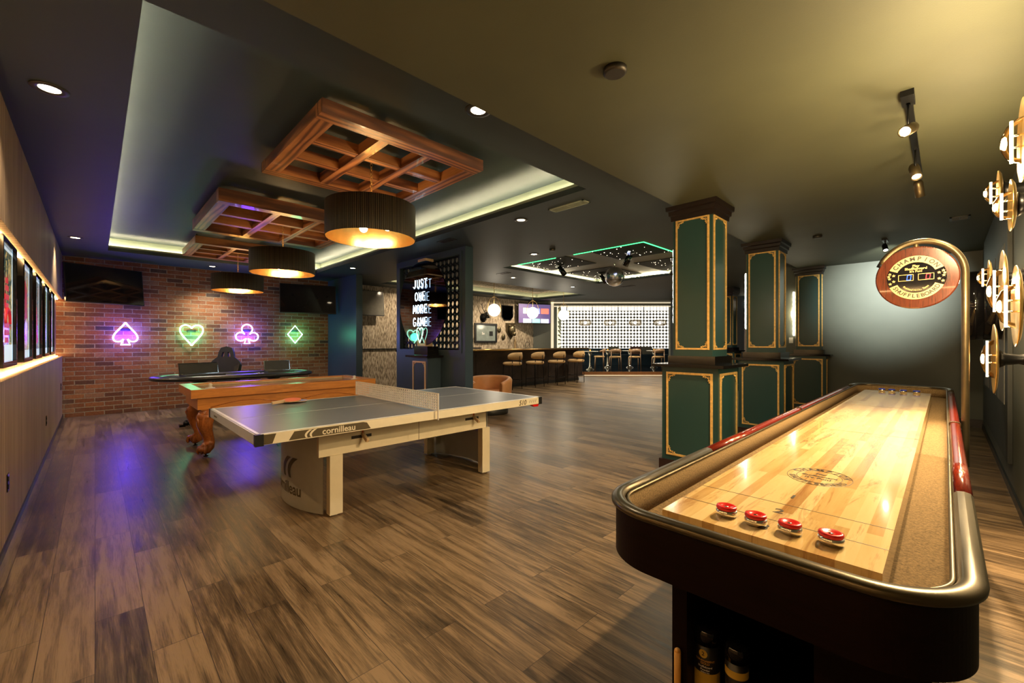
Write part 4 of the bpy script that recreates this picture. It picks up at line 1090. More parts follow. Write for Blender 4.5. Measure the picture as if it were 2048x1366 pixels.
# pucks
def spuck(x, y, m, label, grp):
    t = thing('shuffleboard_puck', label, 'puck', (x, y, .8495), random.uniform(0, 3), grp)
    B().lathe([(.022, 0), (.0275, .003), (.029, .009), (.0287, .015), (.0265, .0195), (.018, .0205)], 28).build('steel_weight', 'steel', t)
    c = B().lathe([(.018, .0206), (.0268, .0206), (.0278, .0235), (.0265, .0285), (.021, .0300), (.0145, .0262), (.007, .0255), (0, .0255)], 28, cap=False).build('cap', m, t)
    B().lathe([(0, .0256), (.0055, .0256), (.0055, .0268), (0, .0272)], 12, cap=False).build('centre_screw', 'steel', c)
    return t
w_ = ['leftmost', 'second from the left', 'third from the left', 'rightmost']
for i, (x, y) in enumerate(((-.452, 1.330), (-.373, 1.325), (-.292, 1.330), (-.203, 1.333))):
    spuck(x, y, 'red', 'red capped steel shuffleboard puck at the near end of the board, %s' % w_[i], 'red pucks')
for i, (x, y) in enumerate(((-.463, 5.86), (-.385, 5.85), (-.297, 5.84), (-.200, 5.83))):
    spuck(x, y, 'blue', 'blue capped steel shuffleboard puck at the far end of the board, %s' % w_[i], 'blue pucks')

# ---- scoreboard on its bent pole
sc = thing('scoreboard', 'round wooden electronic shuffleboard scoreboard on a bent bronze pole beside the table', 'scoreboard', (0, 4.0, 0))
pts = [(.091, 0, .56)]+[(.091, 0, .56+1.25*i/8) for i in range(1, 9)]
for i in range(1, 25):
    a_ = (PI*.855)*i/24; pts.append((-.125+.216*math.cos(a_), 0, 1.81+.235*math.sin(a_)))
pole = B().tube(pts, .019, 16).build('pole', 'bronze', sc)
B().cyl(pts[-1], (pts[-1][0]-.010, 0, pts[-1][2]-.022), .019).build('end_cap', 'blackmetal', pole)
B().cyl((-.14, 0, 1.99), (-.14, 0, 2.05), .014).build('hanger', 'bronze', sc)
B().box(.056, .075, -.03, .03, .60, .80).build('mounting_plate', 'blackmetal', sc)
SZ = 1.800; SXC = -.140
face = B().lathe([(.206, 0), (.210, .006), (.210, .030), (.203, .036), (0, .036)], 72, Matrix(((1,0,0,SXC),(0,0,-1,.018),(0,1,0,SZ),(0,0,0,1))) @ Matrix.Diagonal((1, 1, 1, 1)), smooth=False).bevel(.002, 1).build('wooden_disc', 'redwood_sign', sc)
yf = -.0185
def ell(rx, ry, n_=56, a0=0, a1=2*PI): return [(rx*math.cos(a0+(a1-a0)*i/n_), ry*math.sin(a0+(a1-a0)*i/n_)) for i in range(n_+(0 if a1-a0 > 6.2 else 1))]
def onface(b, z0_): 
    return b.xf(face_ny(SXC, 0, SZ) @ Matrix.Translation((0, 0, -yf+z0_)))
onface(B().prism(ell(.148, .150), 0, .001), .0).build('black_face', 'blackgloss', face)
for a0, a1 in ((math.radians(24), math.radians(156)), (math.radians(204), math.radians(336))):
    o1 = ell(.146, .148, 30, a0, a1); o2 = ell(.102, .104, 30, a0, a1)
    onface(B().prism(o1+o2[::-1], 0, .001), .001).build('tan_band', plain('aged_tan_paint', (.62, .40, .17), .4), face)
mkf = lambda x, y_, r: face_ny(SXC, 0, SZ) @ Matrix.Translation((x, y_, -yf+.0022)) @ Matrix.Rotation(r, 4, 'Z')
b = B(); arc_text(b, 'CHAMPION', 0, 0, .124, .126, math.radians(152), math.radians(28), .036, mk=mkf, bold=.0012); b.build('lettering', 'capwood', face)
b = B(); arc_text(b, 'SHUFFLEBOARD', 0, 0, .124, .126, math.radians(207), math.radians(333), .034, True, mk=mkf, bold=.0011); b.build('lettering', 'capwood', face)
M['tan'] = plain('gold_print', (.72, .46, .16), .4)
b = B()
for s, y_, sz in (('Play', .078, .022), ('Shuffleboard', .060, .022), ("It's Fun!", .042, .020)): b.add(text_mesh(s, sz, .0003, 'CENTER', .0006), mkf(0, y_, 0))
arc_text(b, 'Richland Hills, Texas', 0, .0, .082, .086, math.radians(222), math.radians(318), .015, True, mk=mkf, bold=.0003)
b.build('small_lettering', 'tan', face)
for sx in (-1, 1):
    b = B()
    for (u, v) in ((.112, .022), (.132, .034), (.112, -.018), (.134, .002), (.130, -.034), (.138, .018)):
        pts = [((.0105 if i % 2 == 0 else .0045)*math.cos(PI/2+PI*i/5)+sx*u, (.0105 if i % 2 == 0 else .0045)*math.sin(PI/2+PI*i/5)+v) for i in range(10)]
        b.prism(pts, 0, .0005, mkf(0, 0, 0))
    b.build('stars', 'tan', face)
def digit0(x, y_, m, par):
    b = B(); w2, h2, t_ = .011, .018, .0035
    for q in ((-w2, w2, h2-t_, h2), (-w2, w2, -h2, -h2+t_), (-w2, -w2+t_, -h2+t_+.001, -.001), (-w2, -w2+t_, .001, h2-t_-.001), (w2-t_, w2, -h2+t_+.001, -.001), (w2-t_, w2, .001, h2-t_-.001)):
        b.hexa([(x+q[0]+q[2]*.12, y_+q[2], .0), (x+q[1]+q[2]*.12, y_+q[2], 0), (x+q[1]+q[3]*.12, y_+q[3], 0), (x+q[0]+q[3]*.12, y_+q[3], 0), (x+q[0]+q[2]*.12, y_+q[2], .001), (x+q[1]+q[2]*.12, y_+q[2], .001), (x+q[1]+q[3]*.12, y_+q[3], .001), (x+q[0]+q[3]*.12, y_+q[3], .001)])
    b.xf(mkf(0, 0, 0)).build('lit_digit', m, par)
for xw, m, dx in ((-.050, 'digitb', .016), (.050, 'digitr', .010)):
    b = B(); a, c = .039, .022
    for q in ((-a, a, c-.003, c), (-a, a, -c, -c+.003), (-a, -a+.003, -c, c), (a-.003, a, -c, c)): b.box(xw+q[0], xw+q[1], q[2]+.002, q[3]+.002, 0, .0015)
    fr_ = b.xf(mkf(0, 0, 0)).build('display_frame', 'tan', face)
    digit0(xw+dx, .002, m, fr_)

# ================================================================== RIGHT WALL
def disc_lamp(y, z, R, label, xd=.24, power=4, rx=0):
    t = thing('disc_wall_lamp', label, 'wall lamp', (.42, y, z), group='gold disc lamps on the right wall')
    P = Matrix(((0,0,-1,0),(1,0,0,0),(0,-1,0,0),(0,0,0,1)))     # local z -> -x (out of the wall)
    o = .42-xd
    B().lathe([(.06*R/.23+.02, 0), (.06*R/.23+.02, .012), (.05*R/.23+.01, .018), (0, .018)], 28, P).build('wall_plate', 'blackmetal', t)
    B().lathe([(.055, .016), (.040, .05), (.030, o*.5), (.040, o-.035), (.060, o-.006)], 24, P).build('arm', 'blackmetal', t)
    B().lathe([(0, o-.004), (R*.5, o-.002), (R*.85, o+.004), (R, o+.014), (R*.99, o+.018), (R*.84, o+.009), (R*.5, o+.003), (0, o+.001)], 48, P, cap=False).build('reflector_disc', 'brass', t)
    hb = R*.52
    B().cyl((-o-.045, 0, -hb), (-o-.045, 0, hb), .0055, seg=12).build('tube_bulb', 'tubebulb', t)
    for s in (-1, 1): B().cyl((-o-.003, 0, s*.025), (-o-.045, 0, s*.025), .004, seg=8).build('bulb_pin', 'steel', t)
    B().lathe([(R*.56, o+.012), (R*.52, o+.035), (R*.38, o+.060), (R*.18, o+.074), (0, o+.078)], 32, P, cap=False).build('smoked_glass_dome', 'amberglass', t)
    light('disc_lamp_light', 'POINT', (xd-.42-.12, 0, 0), power*2.6, (1, .74, .38), .05, parent=t)
    return t
disc_lamp(3.90, 2.27, .125, 'small gold disc lamp highest and farthest left in the upper pair on the right wall', power=9)
disc_lamp(3.20, 2.03, .125, 'small gold disc lamp right of and just below the highest one on the right wall', power=9)
disc_lamp(2.75, 2.20, .17, 'gold disc lamp cut by the right edge of the photo near the ceiling', power=30)
disc_lamp(4.70, 1.84, .125, 'small gold disc lamp beside the black dartboard surround', power=4)
disc_lamp(3.64, 1.65, .226, 'large gold disc lamp in the middle of the group on the right wall', power=7)
disc_lamp(2.99, 1.525, .185, 'gold disc lamp at the right edge of the photo, right of the largest one', power=6)
disc_lamp(4.23, 1.25, .23, 'large gold disc lamp hanging lowest on the right wall', power=6)

db = thing('dartboard_cabinet', 'black round dartboard surround with a light ring on a tall dark backing panel', 'dartboard', (.418, 5.9, 1.73))
P = Matrix(((0,0,-1,0),(1,0,0,0),(0,-1,0,0),(0,0,0,1)))
PD = Matrix.Translation((0, .45, 0)) @ P
n = N('grey_fabric_panel'); M['fabpanel'] = n.set(n.ramp(n.noise(n.coord((1, 1.4, .5)), 2, 2), [(.3, (.10, .095, .085)), (.7, (.24, .23, .215))]), .6)
b = B().box(-.03, 0, -.1, 3.2, -1.45, 1.05); b.build('backing_panel', 'darkpanel', db)
for i, (ya, yb) in enumerate(((.15, .95), (1.15, 1.95), (2.15, 2.95))): B().box(-.034, -.0302, ya, yb, -.95, .55).build('panel_inset', 'fabpanel', db)
B().lathe([(.22, .03), (.34, .03), (.345, .06), (.345, .15), (.338, .152), (.338, .158), (.345, .16), (.345, .255), (.33, .265), (.30, .265), (.29, .24), (.23, .08)], 48, PD, cap=False).build('surround', 'blackgloss', db)
B().lathe([(.295, .255), (.305, .268), (.30, .272), (.288, .26)], 40, PD, cap=False).build('light_ring', 'lip', db)
B().lathe([(0, .075), (.225, .075), (.225, .055), (0, .055)], 40, PD, cap=False).build('dartboard', 'felt', db)

# track lights
tl = thing('track_light', 'short black ceiling track with three spotlight heads glaring over the shuffleboard table', 'track light', (-.155, 3.45, ZR))
B().box(-.018, .018, -.06, 1.75, -.022, 0).build('track', 'blackmetal', tl)
B().box(-.03, .03, -.10, .06, -.035, 0).build('power_feed', 'blackmetal', tl)
M['spotlens'] = glow('spot_lens', (1, .84, .55), 160)
def head(par, y, z, aim, lit=True, x=0, m='bronze', es=1.0):
    a = Vector(aim).normalized(); c = Vector((x, y, z)); T = Matrix.Translation(c) @ a.to_track_quat('Z', 'Y').to_matrix().to_4x4()
    h = B().lathe([(0, -.085), (.026, -.08), (.032, -.06), (.032, .055), (.027, .055), (.025, .03)], 24, T, cap=False).build('lamp_head', m, par)
    B().lathe([(0, .031), (.025, .031)], 20, T, cap=False).build('lens', 'spotlens' if lit else 'steel', h)
    B().cyl((x, y, z), (x, y, -.02), .006, seg=8).box(x-.010, x+.010, y-.015, y+.015, -.035, -.021).build('stem', 'blackmetal', par)
    return c, a
def spot(par, c, a, power, ang=95, col=WARM, s=.03):
    light('track_spot', 'SPOT', tuple(c+a*.045), power, col, s, Vector(a).to_track_quat('-Z', 'Y').to_euler(), ang, .6, parent=par)
c_, a_ = head(tl, .02, -.19, (-.25, -.85, -.42)); spot(tl, c_, Vector((-.55, -.40, -.95)).normalized(), 360, 125)
c_, a_ = head(tl, .90, -.20, (.15, -.55, -.8)); spot(tl, c_, a_, 55, 100)
c_, a_ = head(tl, 1.55, -.17, (.1, .35, -.9), False); spot(tl, c_, a_, 60, 90); spot(tl, c_, Vector((.50, -.62, -.85)).normalized(), 650, 74)
t2 = thing('track_light', 'single black ceiling spotlight in front of the back wall, behind the round scoreboard', 'track light', (-.60, 8.05, ZR))
B().box(-.03, .03, -.12, .12, -.022, 0).build('track', 'blackmetal', t2)
c_, a_ = head(t2, 0, -.12, (.12, -.45, -.5), True, 0, 'blackmetal')
light('track_spot', 'SPOT', (0.05, .06, -.15), 480, (.93, 1, .88), .04, Vector((-.10, 1.0, -.22)).to_track_quat('-Z', 'Y').to_euler(), 66, 1, parent=t2)

# ================================================================== MIRROR BALL AND STAR CEILING SPOTS
mb = thing('mirror_ball', 'silver mirror ball hanging under the star ceiling', 'mirror ball', (-4.87, 7.8, 2.74))
b = B(); k, sg = 18, 30
rings = [[(.205*math.sin(PI*(i+.0)/k)*math.cos(2*PI*j/sg), .205*math.sin(PI*i/k)*math.sin(2*PI*j/sg), .205*math.cos(PI*i/k)) for j in range(sg)] for i in range(k+1)]
for i in range(k):
    for j in range(sg):
        q = [rings[i][j], rings[i][(j+1) % sg], rings[i+1][(j+1) % sg], rings[i+1][j]]
        if i == 0: q = [q[0], q[2], q[3]]
        elif i == k-1: q = [q[0], q[1], q[2]]
        try: b.b.faces.new([b.b.verts.new(p) for p in q])
        except ValueError: pass
bmesh.ops.remove_doubles(b.b, verts=b.b.verts[:], dist=1e-5)
b.build('mirrored_sphere', plain('mirror_tiles', (.80, .86, 1.0), .16, 1, .02), mb)
B().cyl((0, 0, .20), (0, 0, .34), .006, seg=8).build('chain', 'steel', mb); B().lathe([(.05, .34), (.05, .40), (.03, .42), (0, .42)], 20).build('motor', 'black', mb)
light('mirror_ball_fill_spot', 'SPOT', (-4.0, 6.9, 3.0), 150, (.65, .76, 1), .03, Vector((-.87, .9, -.26)).to_track_quat('-Z', 'Y').to_euler(), 22, .3)  # unseen spot added in mid-air to brighten the mirror ball
for i, (x, y, dx, lb) in enumerate(((-5.72, 7.05, .5, 'left of the mirror ball, nearer the camera'), (-4.05, 7.0, -.5, 'right of the mirror ball, nearer the camera'), (-5.75, 8.65, .5, 'left of the mirror ball, farther away'), (-3.95, 8.7, -.5, 'right of the mirror ball, farther away'))):
    t = thing('stage_spotlight', 'black moving spotlight on the star ceiling, '+lb, 'spotlight', (x, y, 3.02), group='stage spotlights')
    B().lathe([(.09, 0), (.09, -.03), (.03, -.04), (.03, -.10), (0, -.10)], 20).build('mount', 'black', t)
    c = Vector((dx*.12, 0, -.17)); a = Vector((dx, .1, -.7)).normalized()
    h = B().lathe([(0, -.14), (.05, -.13), (.06, .08), (.045, .08)], 18, Matrix.Translation(c) @ a.to_track_quat('Z', 'Y').to_matrix().to_4x4(), cap=False).build('lamp_head', 'blackgloss', t)
    B().lathe([(0, .05), (.045, .05)], 16, Matrix.Translation(c) @ a.to_track_quat('Z', 'Y').to_matrix().to_4x4(), cap=False).build('lens', 'steel', h)

# ================================================================== NEON MIRROR ON ITS PEDESTAL
pd = thing('mirror_pedestal', 'small navy pedestal with gold frame and black stone top against the divider wall', 'pedestal', (-6.37, 4.27, 0))
B().box(-.255, .255, -.27, 0, 0, 1.10).build('body', 'navy', pd)
B().box(-.34, .34, -.34, 0, 1.10, 1.135).bevel(.004, 1).build('stone_top', 'granite', pd)
B().box(-.21, .21, -.24, -.015, 1.135, 1.29).bevel(.004, 1).build('stone_block', 'granite', pd)
fm = frame_bm(.40, .86, 0, .022, .08).build('gold_frame', 'palewood', pd); fm.location = (0, -.27, .60)
mr = thing('neon_mirror', 'big round dark mirror with white neon words and a green neon heart, on the pedestal', 'mirror', (-6.42, 4.10, 2.04))
Tm = Matrix(((1,0,0,0),(0,0,-1,0),(0,1,0,0),(0,0,0,1)))
B().lathe([(0, .0), (.745, .0), (.745, .012), (0, .012)], 72, Tm, cap=False, smooth=False).build('mirror_disc', 'mirror', mr)
B().box(-.10, .10, -.02, .12, -.75, -.70).box(-.13, -.10, -.03, .12, -.75, -.64).box(.10, .13, -.03, .12, -.75, -.64).build('bottom_clamp', 'palewood', mr)
B().box(-.12, .12, -.02, .15, .735, .78).build('top_clamp', 'palewood', mr)
GL = {'J': [[(.7,1),(.7,.25),(.55,.03),(.3,.03),(.15,.2)]], 'U': [[(.1,1),(.1,.25),(.3,.02),(.6,.02),(.8,.25),(.8,1)]],
      'S': [[(.8,.85),(.6,1),(.3,1),(.12,.8),(.25,.58),(.65,.45),(.8,.22),(.6,0),(.25,0),(.08,.17)]], 'T': [[(.0,1),(.9,1)],[(.45,1),(.45,0)]],
      'O': [[(.45+.42*math.cos(2*PI*i/14), .5+.5*math.sin(2*PI*i/14)) for i in range(15)]], 'N': [[(.1,0),(.1,1),(.8,0),(.8,1)]],
      'E': [[(.8,1),(.12,1),(.12,0),(.8,0)],[(.12,.5),(.68,.5)]], 'M': [[(.02,0),(.1,1),(.48,.25),(.86,1),(.94,0)]],
      'R': [[(.1,0),(.1,1),(.6,1),(.8,.78),(.6,.52),(.1,.5)],[(.45,.5),(.82,0)]], 'G': [[(.82,.82),(.6,1),(.3,1),(.08,.7),(.08,.3),(.3,0),(.6,0),(.82,.2),(.82,.45),(.5,.45)]],
      'A': [[(.05,0),(.45,1),(.85,0)],[(.2,.35),(.7,.35)]]}
for wd, zc in (('JUST', .34), ('ONE', .12), ('MORE', -.10), ('GAME', -.325)):
    h = .145; cw_ = .118; x0 = -len(wd)*cw_/2+.02+.13*0
    for i, ch in enumerate(wd):
        b = B()
        for st in GL[ch]: b.tube([(x0+i*cw_+p[0]*cw_*.82, -.055, zc-h/2+p[1]*h) for p in st], .0055, 6)
        b.build('neon_letter', 'whiteN', mr)
hh = [(a*.62, c*.62) for a, c in h1]
for s in (-1, 1): B().tube([(s*a*.8-.0, -.055, c-.575+.02) for a, c in hh], .005, 6).build('neon_heart_tube', 'greenN', mr)

# ================================================================== LOUNGE CHAIR, BAR, STOOLS
lc = thing('barrel_chair', 'apricot leather barrel chair behind the far end of the ping pong table', 'armchair', (-6.15, 5.44, 0), math.radians(130))
b = B(); R1, R2 = .41, .33; n_ = 30
ang = [math.radians(-140)+math.radians(280)*i/n_ for i in range(n_+1)]
def shell(a_):
    k_ = abs(a_)/math.radians(140); return .70-.10*k_**3
ro = []
for a_ in ang:
    zt = shell(a_); ro.append([b.b.verts.new((r*math.cos(a_), r*math.sin(a_), z)) for r, z in ((R1-.04, .12), (R1, .30), (R1+.02, zt-.04), (R1-.01, zt), (R2+.02, zt), (R2, zt-.05), (R2, .30), (R2, .12))])
for p, q in zip(ro, ro[1:]):
    for j in range(8): f = b._f([p[j], q[j], q[(j+1) % 8], p[(j+1) % 8]]); f.smooth = True
b._f(ro[0]); b._f(ro[-1][::-1]); b.build('backrest', 'peach', lc)
B().lathe([(.30, .12), (.325, .2), (.325, .40), (.30, .43), (0, .435)], 36).build('seat', 'peach', lc)
B().lathe([(.34, .0), (.35, .02), (.35, .11), (.33, .12), (0, .12)], 36).build('swivel_base', 'ring', lc)
for a_ in (-.9, -.35, .35, .9): B().tube([(( R1+.022)*math.cos(a_), (R1+.022)*math.sin(a_), .30+.33*i/4) for i in range(5)], .003, 5).build('seam', 'peach', lc)

br = thing('bar_counter', 'long dark bar counter with polished top and brass edge before the bark wall', 'bar', (-9.25, 0, 0))
B().box(-.55, 0, 5.6, 12.42, 0, 1.115).build('bar_front', 'bardark', br)
B().box(-.62, .26, 5.5, 12.62, 1.116, 1.165).bevel(.01, 2).build('counter_top', 'granite', br)
B().cyl((.275, 5.5, 1.14), (.275, 12.64, 1.14), .024, seg=14).build('brass_edge', 'brass', br)
B().cyl((-.62, 12.64, 1.14), (.275, 12.64, 1.14), .024, seg=14).build('brass_edge', 'brass', br)
for y in (6.9, 8.2, 9.5, 10.8, 12.1): B().box(.0, .012, y-.55, y+.55, .14, 1.02).bevel(.003, 1).build('front_panel', 'bardark', br)
B().box(0, .02, 5.6, 12.42, 0, .10).build('kick_plate', 'black', br)
def stool(x, y, label):
    t = thing('bar_stool', label, 'bar stool', (x, y, 0), group='tan velvet bar stools along the bar')
    B().lathe([(.19, .665), (.225, .68), (.235, .71), (.225, .74), (.19, .755), (0, .76)], 28).build('seat', 'mustard', t)
    b = B(); ro = []
    for i in range(15):
        a_ = math.radians(-72+144*i/14); k_ = abs(i-7)/7; zt, zb = 1.03-.08*k_**4, .82+.03*k_**4
        ro.append([b.b.verts.new((r*math.cos(a_), r*math.sin(a_), z)) for r, z in ((.215, zb+.01), (.235, zb), (.25, (zb+zt)/2), (.235, zt), (.215, zt-.01), (.205, (zb+zt)/2))])
    for p, q in zip(ro, ro[1:]):
        for j in range(6): f = b._f([p[j], q[j], q[(j+1) % 6], p[(j+1) % 6]]); f.smooth = True
    b._f(ro[0]); b._f(ro[-1][::-1]); b.build('backrest', 'mustard', t)
    for a_ in (45, 135, 225, 315):
        ra = math.radians(a_); up = .72 if a_ in (135, 225) else .90
        B().cyl((.215*math.cos(ra)*1.08, .215*math.sin(ra)*1.08, 0), (.215*math.cos(ra), .215*math.sin(ra), up), .009, seg=8).build('leg', 'blackmetal', t)
    B().tube([(.222*math.cos(2*PI*i/24), .222*math.sin(2*PI*i/24), .24) for i in range(24)], .008, 6, closed=True).build('footrest', 'blackmetal', t)
    B().cyl((.245, 0, .70), (.255, 0, .93), .008, seg=8).build('back_support', 'blackmetal', t)
    t.scale = (1.2, 1.2, 1.04)
    return t
for y, lb in ((8.65, 'nearest the camera'), (9.62, 'second from the left'), (10.65, 'third from the left'), (11.68, 'farthest, at the end of the bar')): stool(-8.80, y, 'tan velvet bar stool by the dark bar, '+lb)

def globe(x, y, z, label, R=.175):
    t = thing('globe_pendant', label, 'pendant lamp', (x, y, z), group='opal globe pendants above the bar')
    B().sphere((0, 0, 0), R, 28).build('glass_globe', 'globe', t)
    dx, dy = .70, .714
    B().tube([(dx*(R+.02)*math.cos(a_), dy*(R+.02)*math.cos(a_), (R+.12)*math.sin(a_)*1.35-.02) for a_ in [PI*i/20 for i in range(21)]], .007, 6).build('brass_arch', 'brass', t)
    B().cyl((0, 0, R+.0), (0, 0, 3.14-z), .006, seg=8).build('rod', 'brass', t)
    B().lathe([(.05, 3.14-z), (.05, 3.16-z), (0, 3.16-z)], 16).build('canopy', 'brass', t)
    light('globe_light', 'POINT', (x+.05, y, z-.25), 14, (1, .86, .62), .12)
globe(-8.95, 8.07, 2.27, 'opal globe pendant with brass arch above the bar, leftmost')
globe(-8.95, 9.68, 2.27, 'opal globe pendant with brass arch above the bar, in front of the lit television')
globe(-8.95, 11.2, 2.27, 'opal globe pendant with brass arch, rightmost, in front of the backlit lattice')

# ---- bark wall decoration
fr_ = thing('framed_screen', 'dark framed glass panel on the bark wall above the bar', 'picture frame', (-11.1, 9.6, 1.68))
b = B()
for q in ((-.5, .5, -.33, -.27), (-.5, .5, .27, .33), (-.5, -.44, -.27, .27), (.44, .5, -.27, .27)): b.box(0, .06, *q)
b.build('frame', 'black', fr_); B().box(0, .03, -.44, .44, -.27, .27).build('glass', plain('grey_green_glass', (.22, .26, .25), .12), fr_)
B().box(.031, .034, .16, .32, -.10, .06).build('dark_square', 'black', fr_); B().add(text_mesh('So', .12, .001, 'CENTER', .002), face_px(.031, -.12, -.02)).build('lettering', 'white', fr_)
om = thing('octagonal_mirror', 'dark mirror with cut corners on the bark wall behind the left globe pendant', 'mirror', (-11.1, 10.63, 2.42))
pts = [(.29*sx, .29*sz) for sx, sz in ()] or [(-.28, -.14), (-.16, -.26), (.16, -.26), (.28, -.14), (.28, .26), (-.28, .26)]
B().prism(pts, .0, .03, face_px(0, 0, 0)).build('glass', 'mirror', om)
B().tube([(.03, p[0], p[1]) for p in pts], .012, 6, closed=True).build('rim', 'black', om)
dh = thing('deer_head_mount', 'dark deer head mount with antlers on the bark wall, left of the octagonal mirror', 'trophy mount', (-11.1, 9.5, 2.30))
B().sphere((.16, 0, 0), .09, 14, (1.3, .8, 1)).sphere((.27, 0, -.08), .055, 12, (1.4, .8, .9)).cyl((.0, 0, -.12), (.14, 0, -.02), .10, .08).build('head', 'chairwood' if False else 'black', dh)
B().lathe([(.13, 0), (.15, .02), (0, .02)], 20, face_px(0, 0, -.10)).build('plaque', 'black', dh)
for s in (-1, 1):
    b = B(); b.tube([(.13, s*.04, .08), (.12, s*.12, .2), (.14, s*.17, .33), (.16, s*.12, .42)], [.016, .013, .010, .005], 6)
    b.tube([(.12, s*.12, .2), (.2, s*.10, .28)], [.010, .004], 5); b.tube([(.14, s*.16, .3), (.08, s*.22, .38)], [.010, .004], 5); b.build('antler', 'black', dh)
for y, z, lb in ((10.24, 1.80, 'upper'), (10.44, 1.55, 'lower')):
    t = thing('carved_mask', lb+' small round carved mask on the bark wall beside the dark framed panel', 'mask', (-11.1, y, z))
    B().sphere((.02, 0, 0), .10, 18, (.4, .85, 1.1)).build('face', 'bronze_dark', t)
    B().sphere((.055, -.03, .02), .014, 8).sphere((.055, .03, .02), .014, 8).box(.055, .065, -.03, .03, -.05, -.04).build('features', 'black', t)
sm = thing('shield_mount', 'gold and brown animal shield mount on the bark wall under the octagonal mirror', 'trophy mount', (-11.1, 10.80, 1.78))
B().prism([(-.24, .28), (.24, .28), (.22, -.05), (0, -.32), (-.22, -.05)], 0, .04, face_px(0, 0, 0)).build('shield', 'bronze', sm)
B().sphere((.10, 0, .02), .15, 16, (.7, 1, 1.2)).sphere((.2, 0, -.12), .08, 12).build('head', 'bronze_dark', sm)
for s in (-1, 1): B().sphere((.1, s*.13, .18), .04, 10).build('ear', 'bronze_dark', sm)
t = thing('hoop_ornament', 'small black hoop ornament standing on the back counter by the bark wall', 'ornament', (-10.9, 11.5, 1.10))
B().tube([(0, .12*math.cos(2*PI*i/20), .15+.12*math.sin(2*PI*i/20)) for i in range(20)], .008, 6, closed=True).build('ring', 'black', t); B().box(-.04, .04, -.05, .05, 0, .03).build('base', 'black', t)
bk = thing('back_bar_cabinet', 'low dark cabinet along the bark wall behind the bar', 'cabinet', (-11.098, 0, 0))
B().box(0, .45, 7.0, 11.75, 0, 1.06).build('body', 'bardark', bk); B().box(0, .48, 6.95, 11.8, 1.061, 1.10).build('worktop', 'granite', bk)
bt = thing('bottle', 'clear glass bottle on the back counter under the shield mount', 'bottle', (-10.85, 10.80, 1.10))
B().lathe([(.05, 0), (.055, .02), (.055, .28), (.02, .36), (.018, .44)], 20).build('glass', 'amberglass', bt); B().cyl((0, 0, .44), (0, 0, .47), .02).build('stopper', 'steel', bt)

M['ui'] = glow('screen_menu', (.10, .07, .17), 1.2)
tf = tv((-10.68, 11.66, 2.42), math.radians(70), 0, 1.34, .72, 'lit television showing a menu of pictures behind the middle globe pendant', 'ui')
cols = [(.55, .75, .35), (.2, .25, .6), (.75, .15, .1), (.75, .85, .95), (.2, .7, .5), (.7, .72, .8)]
for i in range(6):
    x0 = -.48+(i % 3)*.37; z0 = .0 if i < 3 else -.34
    B().box(x0, x0+.33, -.0035, -.0022, z0, z0+(.20 if i < 3 else .15)).build('menu_tile', glow('tile_%s' % 'abcdef'[i], cols[i], 1.6), tf)
tg = tv((-10.85, 5.12, 2.42), math.radians(92), math.radians(-6), 1.16, .68, 'television on the bark wall seen between the blue column and the pierced screen', plain('screen_with_painted_reflection', (.16, .15, .13), .08), br_=.24)  # grey colour holds a bright reflection, the screen itself is dark

# ================================================================== ALCOVE
light('alcove_fill_spot', 'SPOT', dg(4.2, 18.2, 3.45), 320, (1, .86, .62), .05, (0, 0, 0), 120, .8)  # added unseen spot that brightens the platform chairs and floor
light('alcove_fill_spot', 'SPOT', dg(6.6, 18.2, 3.45), 320, (1, .86, .62), .05, (0, 0, 0), 120, .8)  # second added alcove spot, no fitting modelled
lat = B()
r0, r1, z0, z1 = 2.72, 8.86, .92, 3.12; nc, nr = 34, 12; cw = (r1-r0)/nc; ch = (z1-z0)/nr
for i in range(nc):
    for k in range(nr):
        cx, cz = r0+(i+.5)*cw, z0+(k+.5)*ch; sq = []; ci = []
        for j in range(16):
            a_ = 2*PI*j/16; dx, dz = math.cos(a_), math.sin(a_); m_ = max(abs(dx), abs(dz))
            sq.append((cx+dx/m_*cw/2, cz+dz/m_*ch/2)); ci.append((cx+dx*cw*.43, cz+dz*ch*.43))
        va = [lat.b.verts.new((p[0], 0, p[1])) for p in sq]; vb = [lat.b.verts.new((p[0], 0, p[1])) for p in ci]
        for j in range(16): lat._f([va[j], va[(j+1) % 16], vb[(j+1) % 16], vb[j]])
bmesh.ops.remove_doubles(lat.b, verts=lat.b.verts[:], dist=1e-4)
for i in range(nc*1+1):
    x = r0+i*cw; w2 = .022 if i % 8 == 2 else .008; lat.box(x-w2, x+w2, -.01, .02, z1, 3.42)
    if i % 8 == 2: lat.box(x-.022, x+.022, -.02, .02, z0, z1)
lat.box(r0, r1, -.02, .02, z1-.012, z1+.012)
lt = lat.build('lattice_screen', plain('dark_olive_lattice', (.05, .048, .03), .5)); lt.location = dg(0, 23.9); lt.rotation_euler = (0, 0, DROT)
tag(lt, 'dark lattice of round openings in front of the glowing wall of the far alcove', 'lattice screen')
bl = dbox(B(), 2.65, 8.93, 24.1, 24.14, .75, 3.45).build('backlit_panel', 'backlit'); tag(bl, 'glowing white panel behind the round holed lattice in the far alcove', 'light panel')
lv = thing('louvre_panel', 'glowing slatted side panel at the left end of the far alcove', 'louvre', dg(1.80, 16.7), DROT)
LV = Matrix.Rotation(math.radians(82.7), 4, 'Z')
B().box(0, 6.9, 0, .03, .3, 3.2).xf(LV).build('backlight', glow('louvre_glow', (1, .88, .62), .8), lv)
for i in range(16): B().box(0, 6.9, -.07, -.005, .4+i*.175, .44+i*.175).xf(LV).build('slat', 'lip', lv)
so = thing('banquette', 'long navy upholstered bench along the glowing lattice wall', 'bench', dg(0, 22.7), DROT)
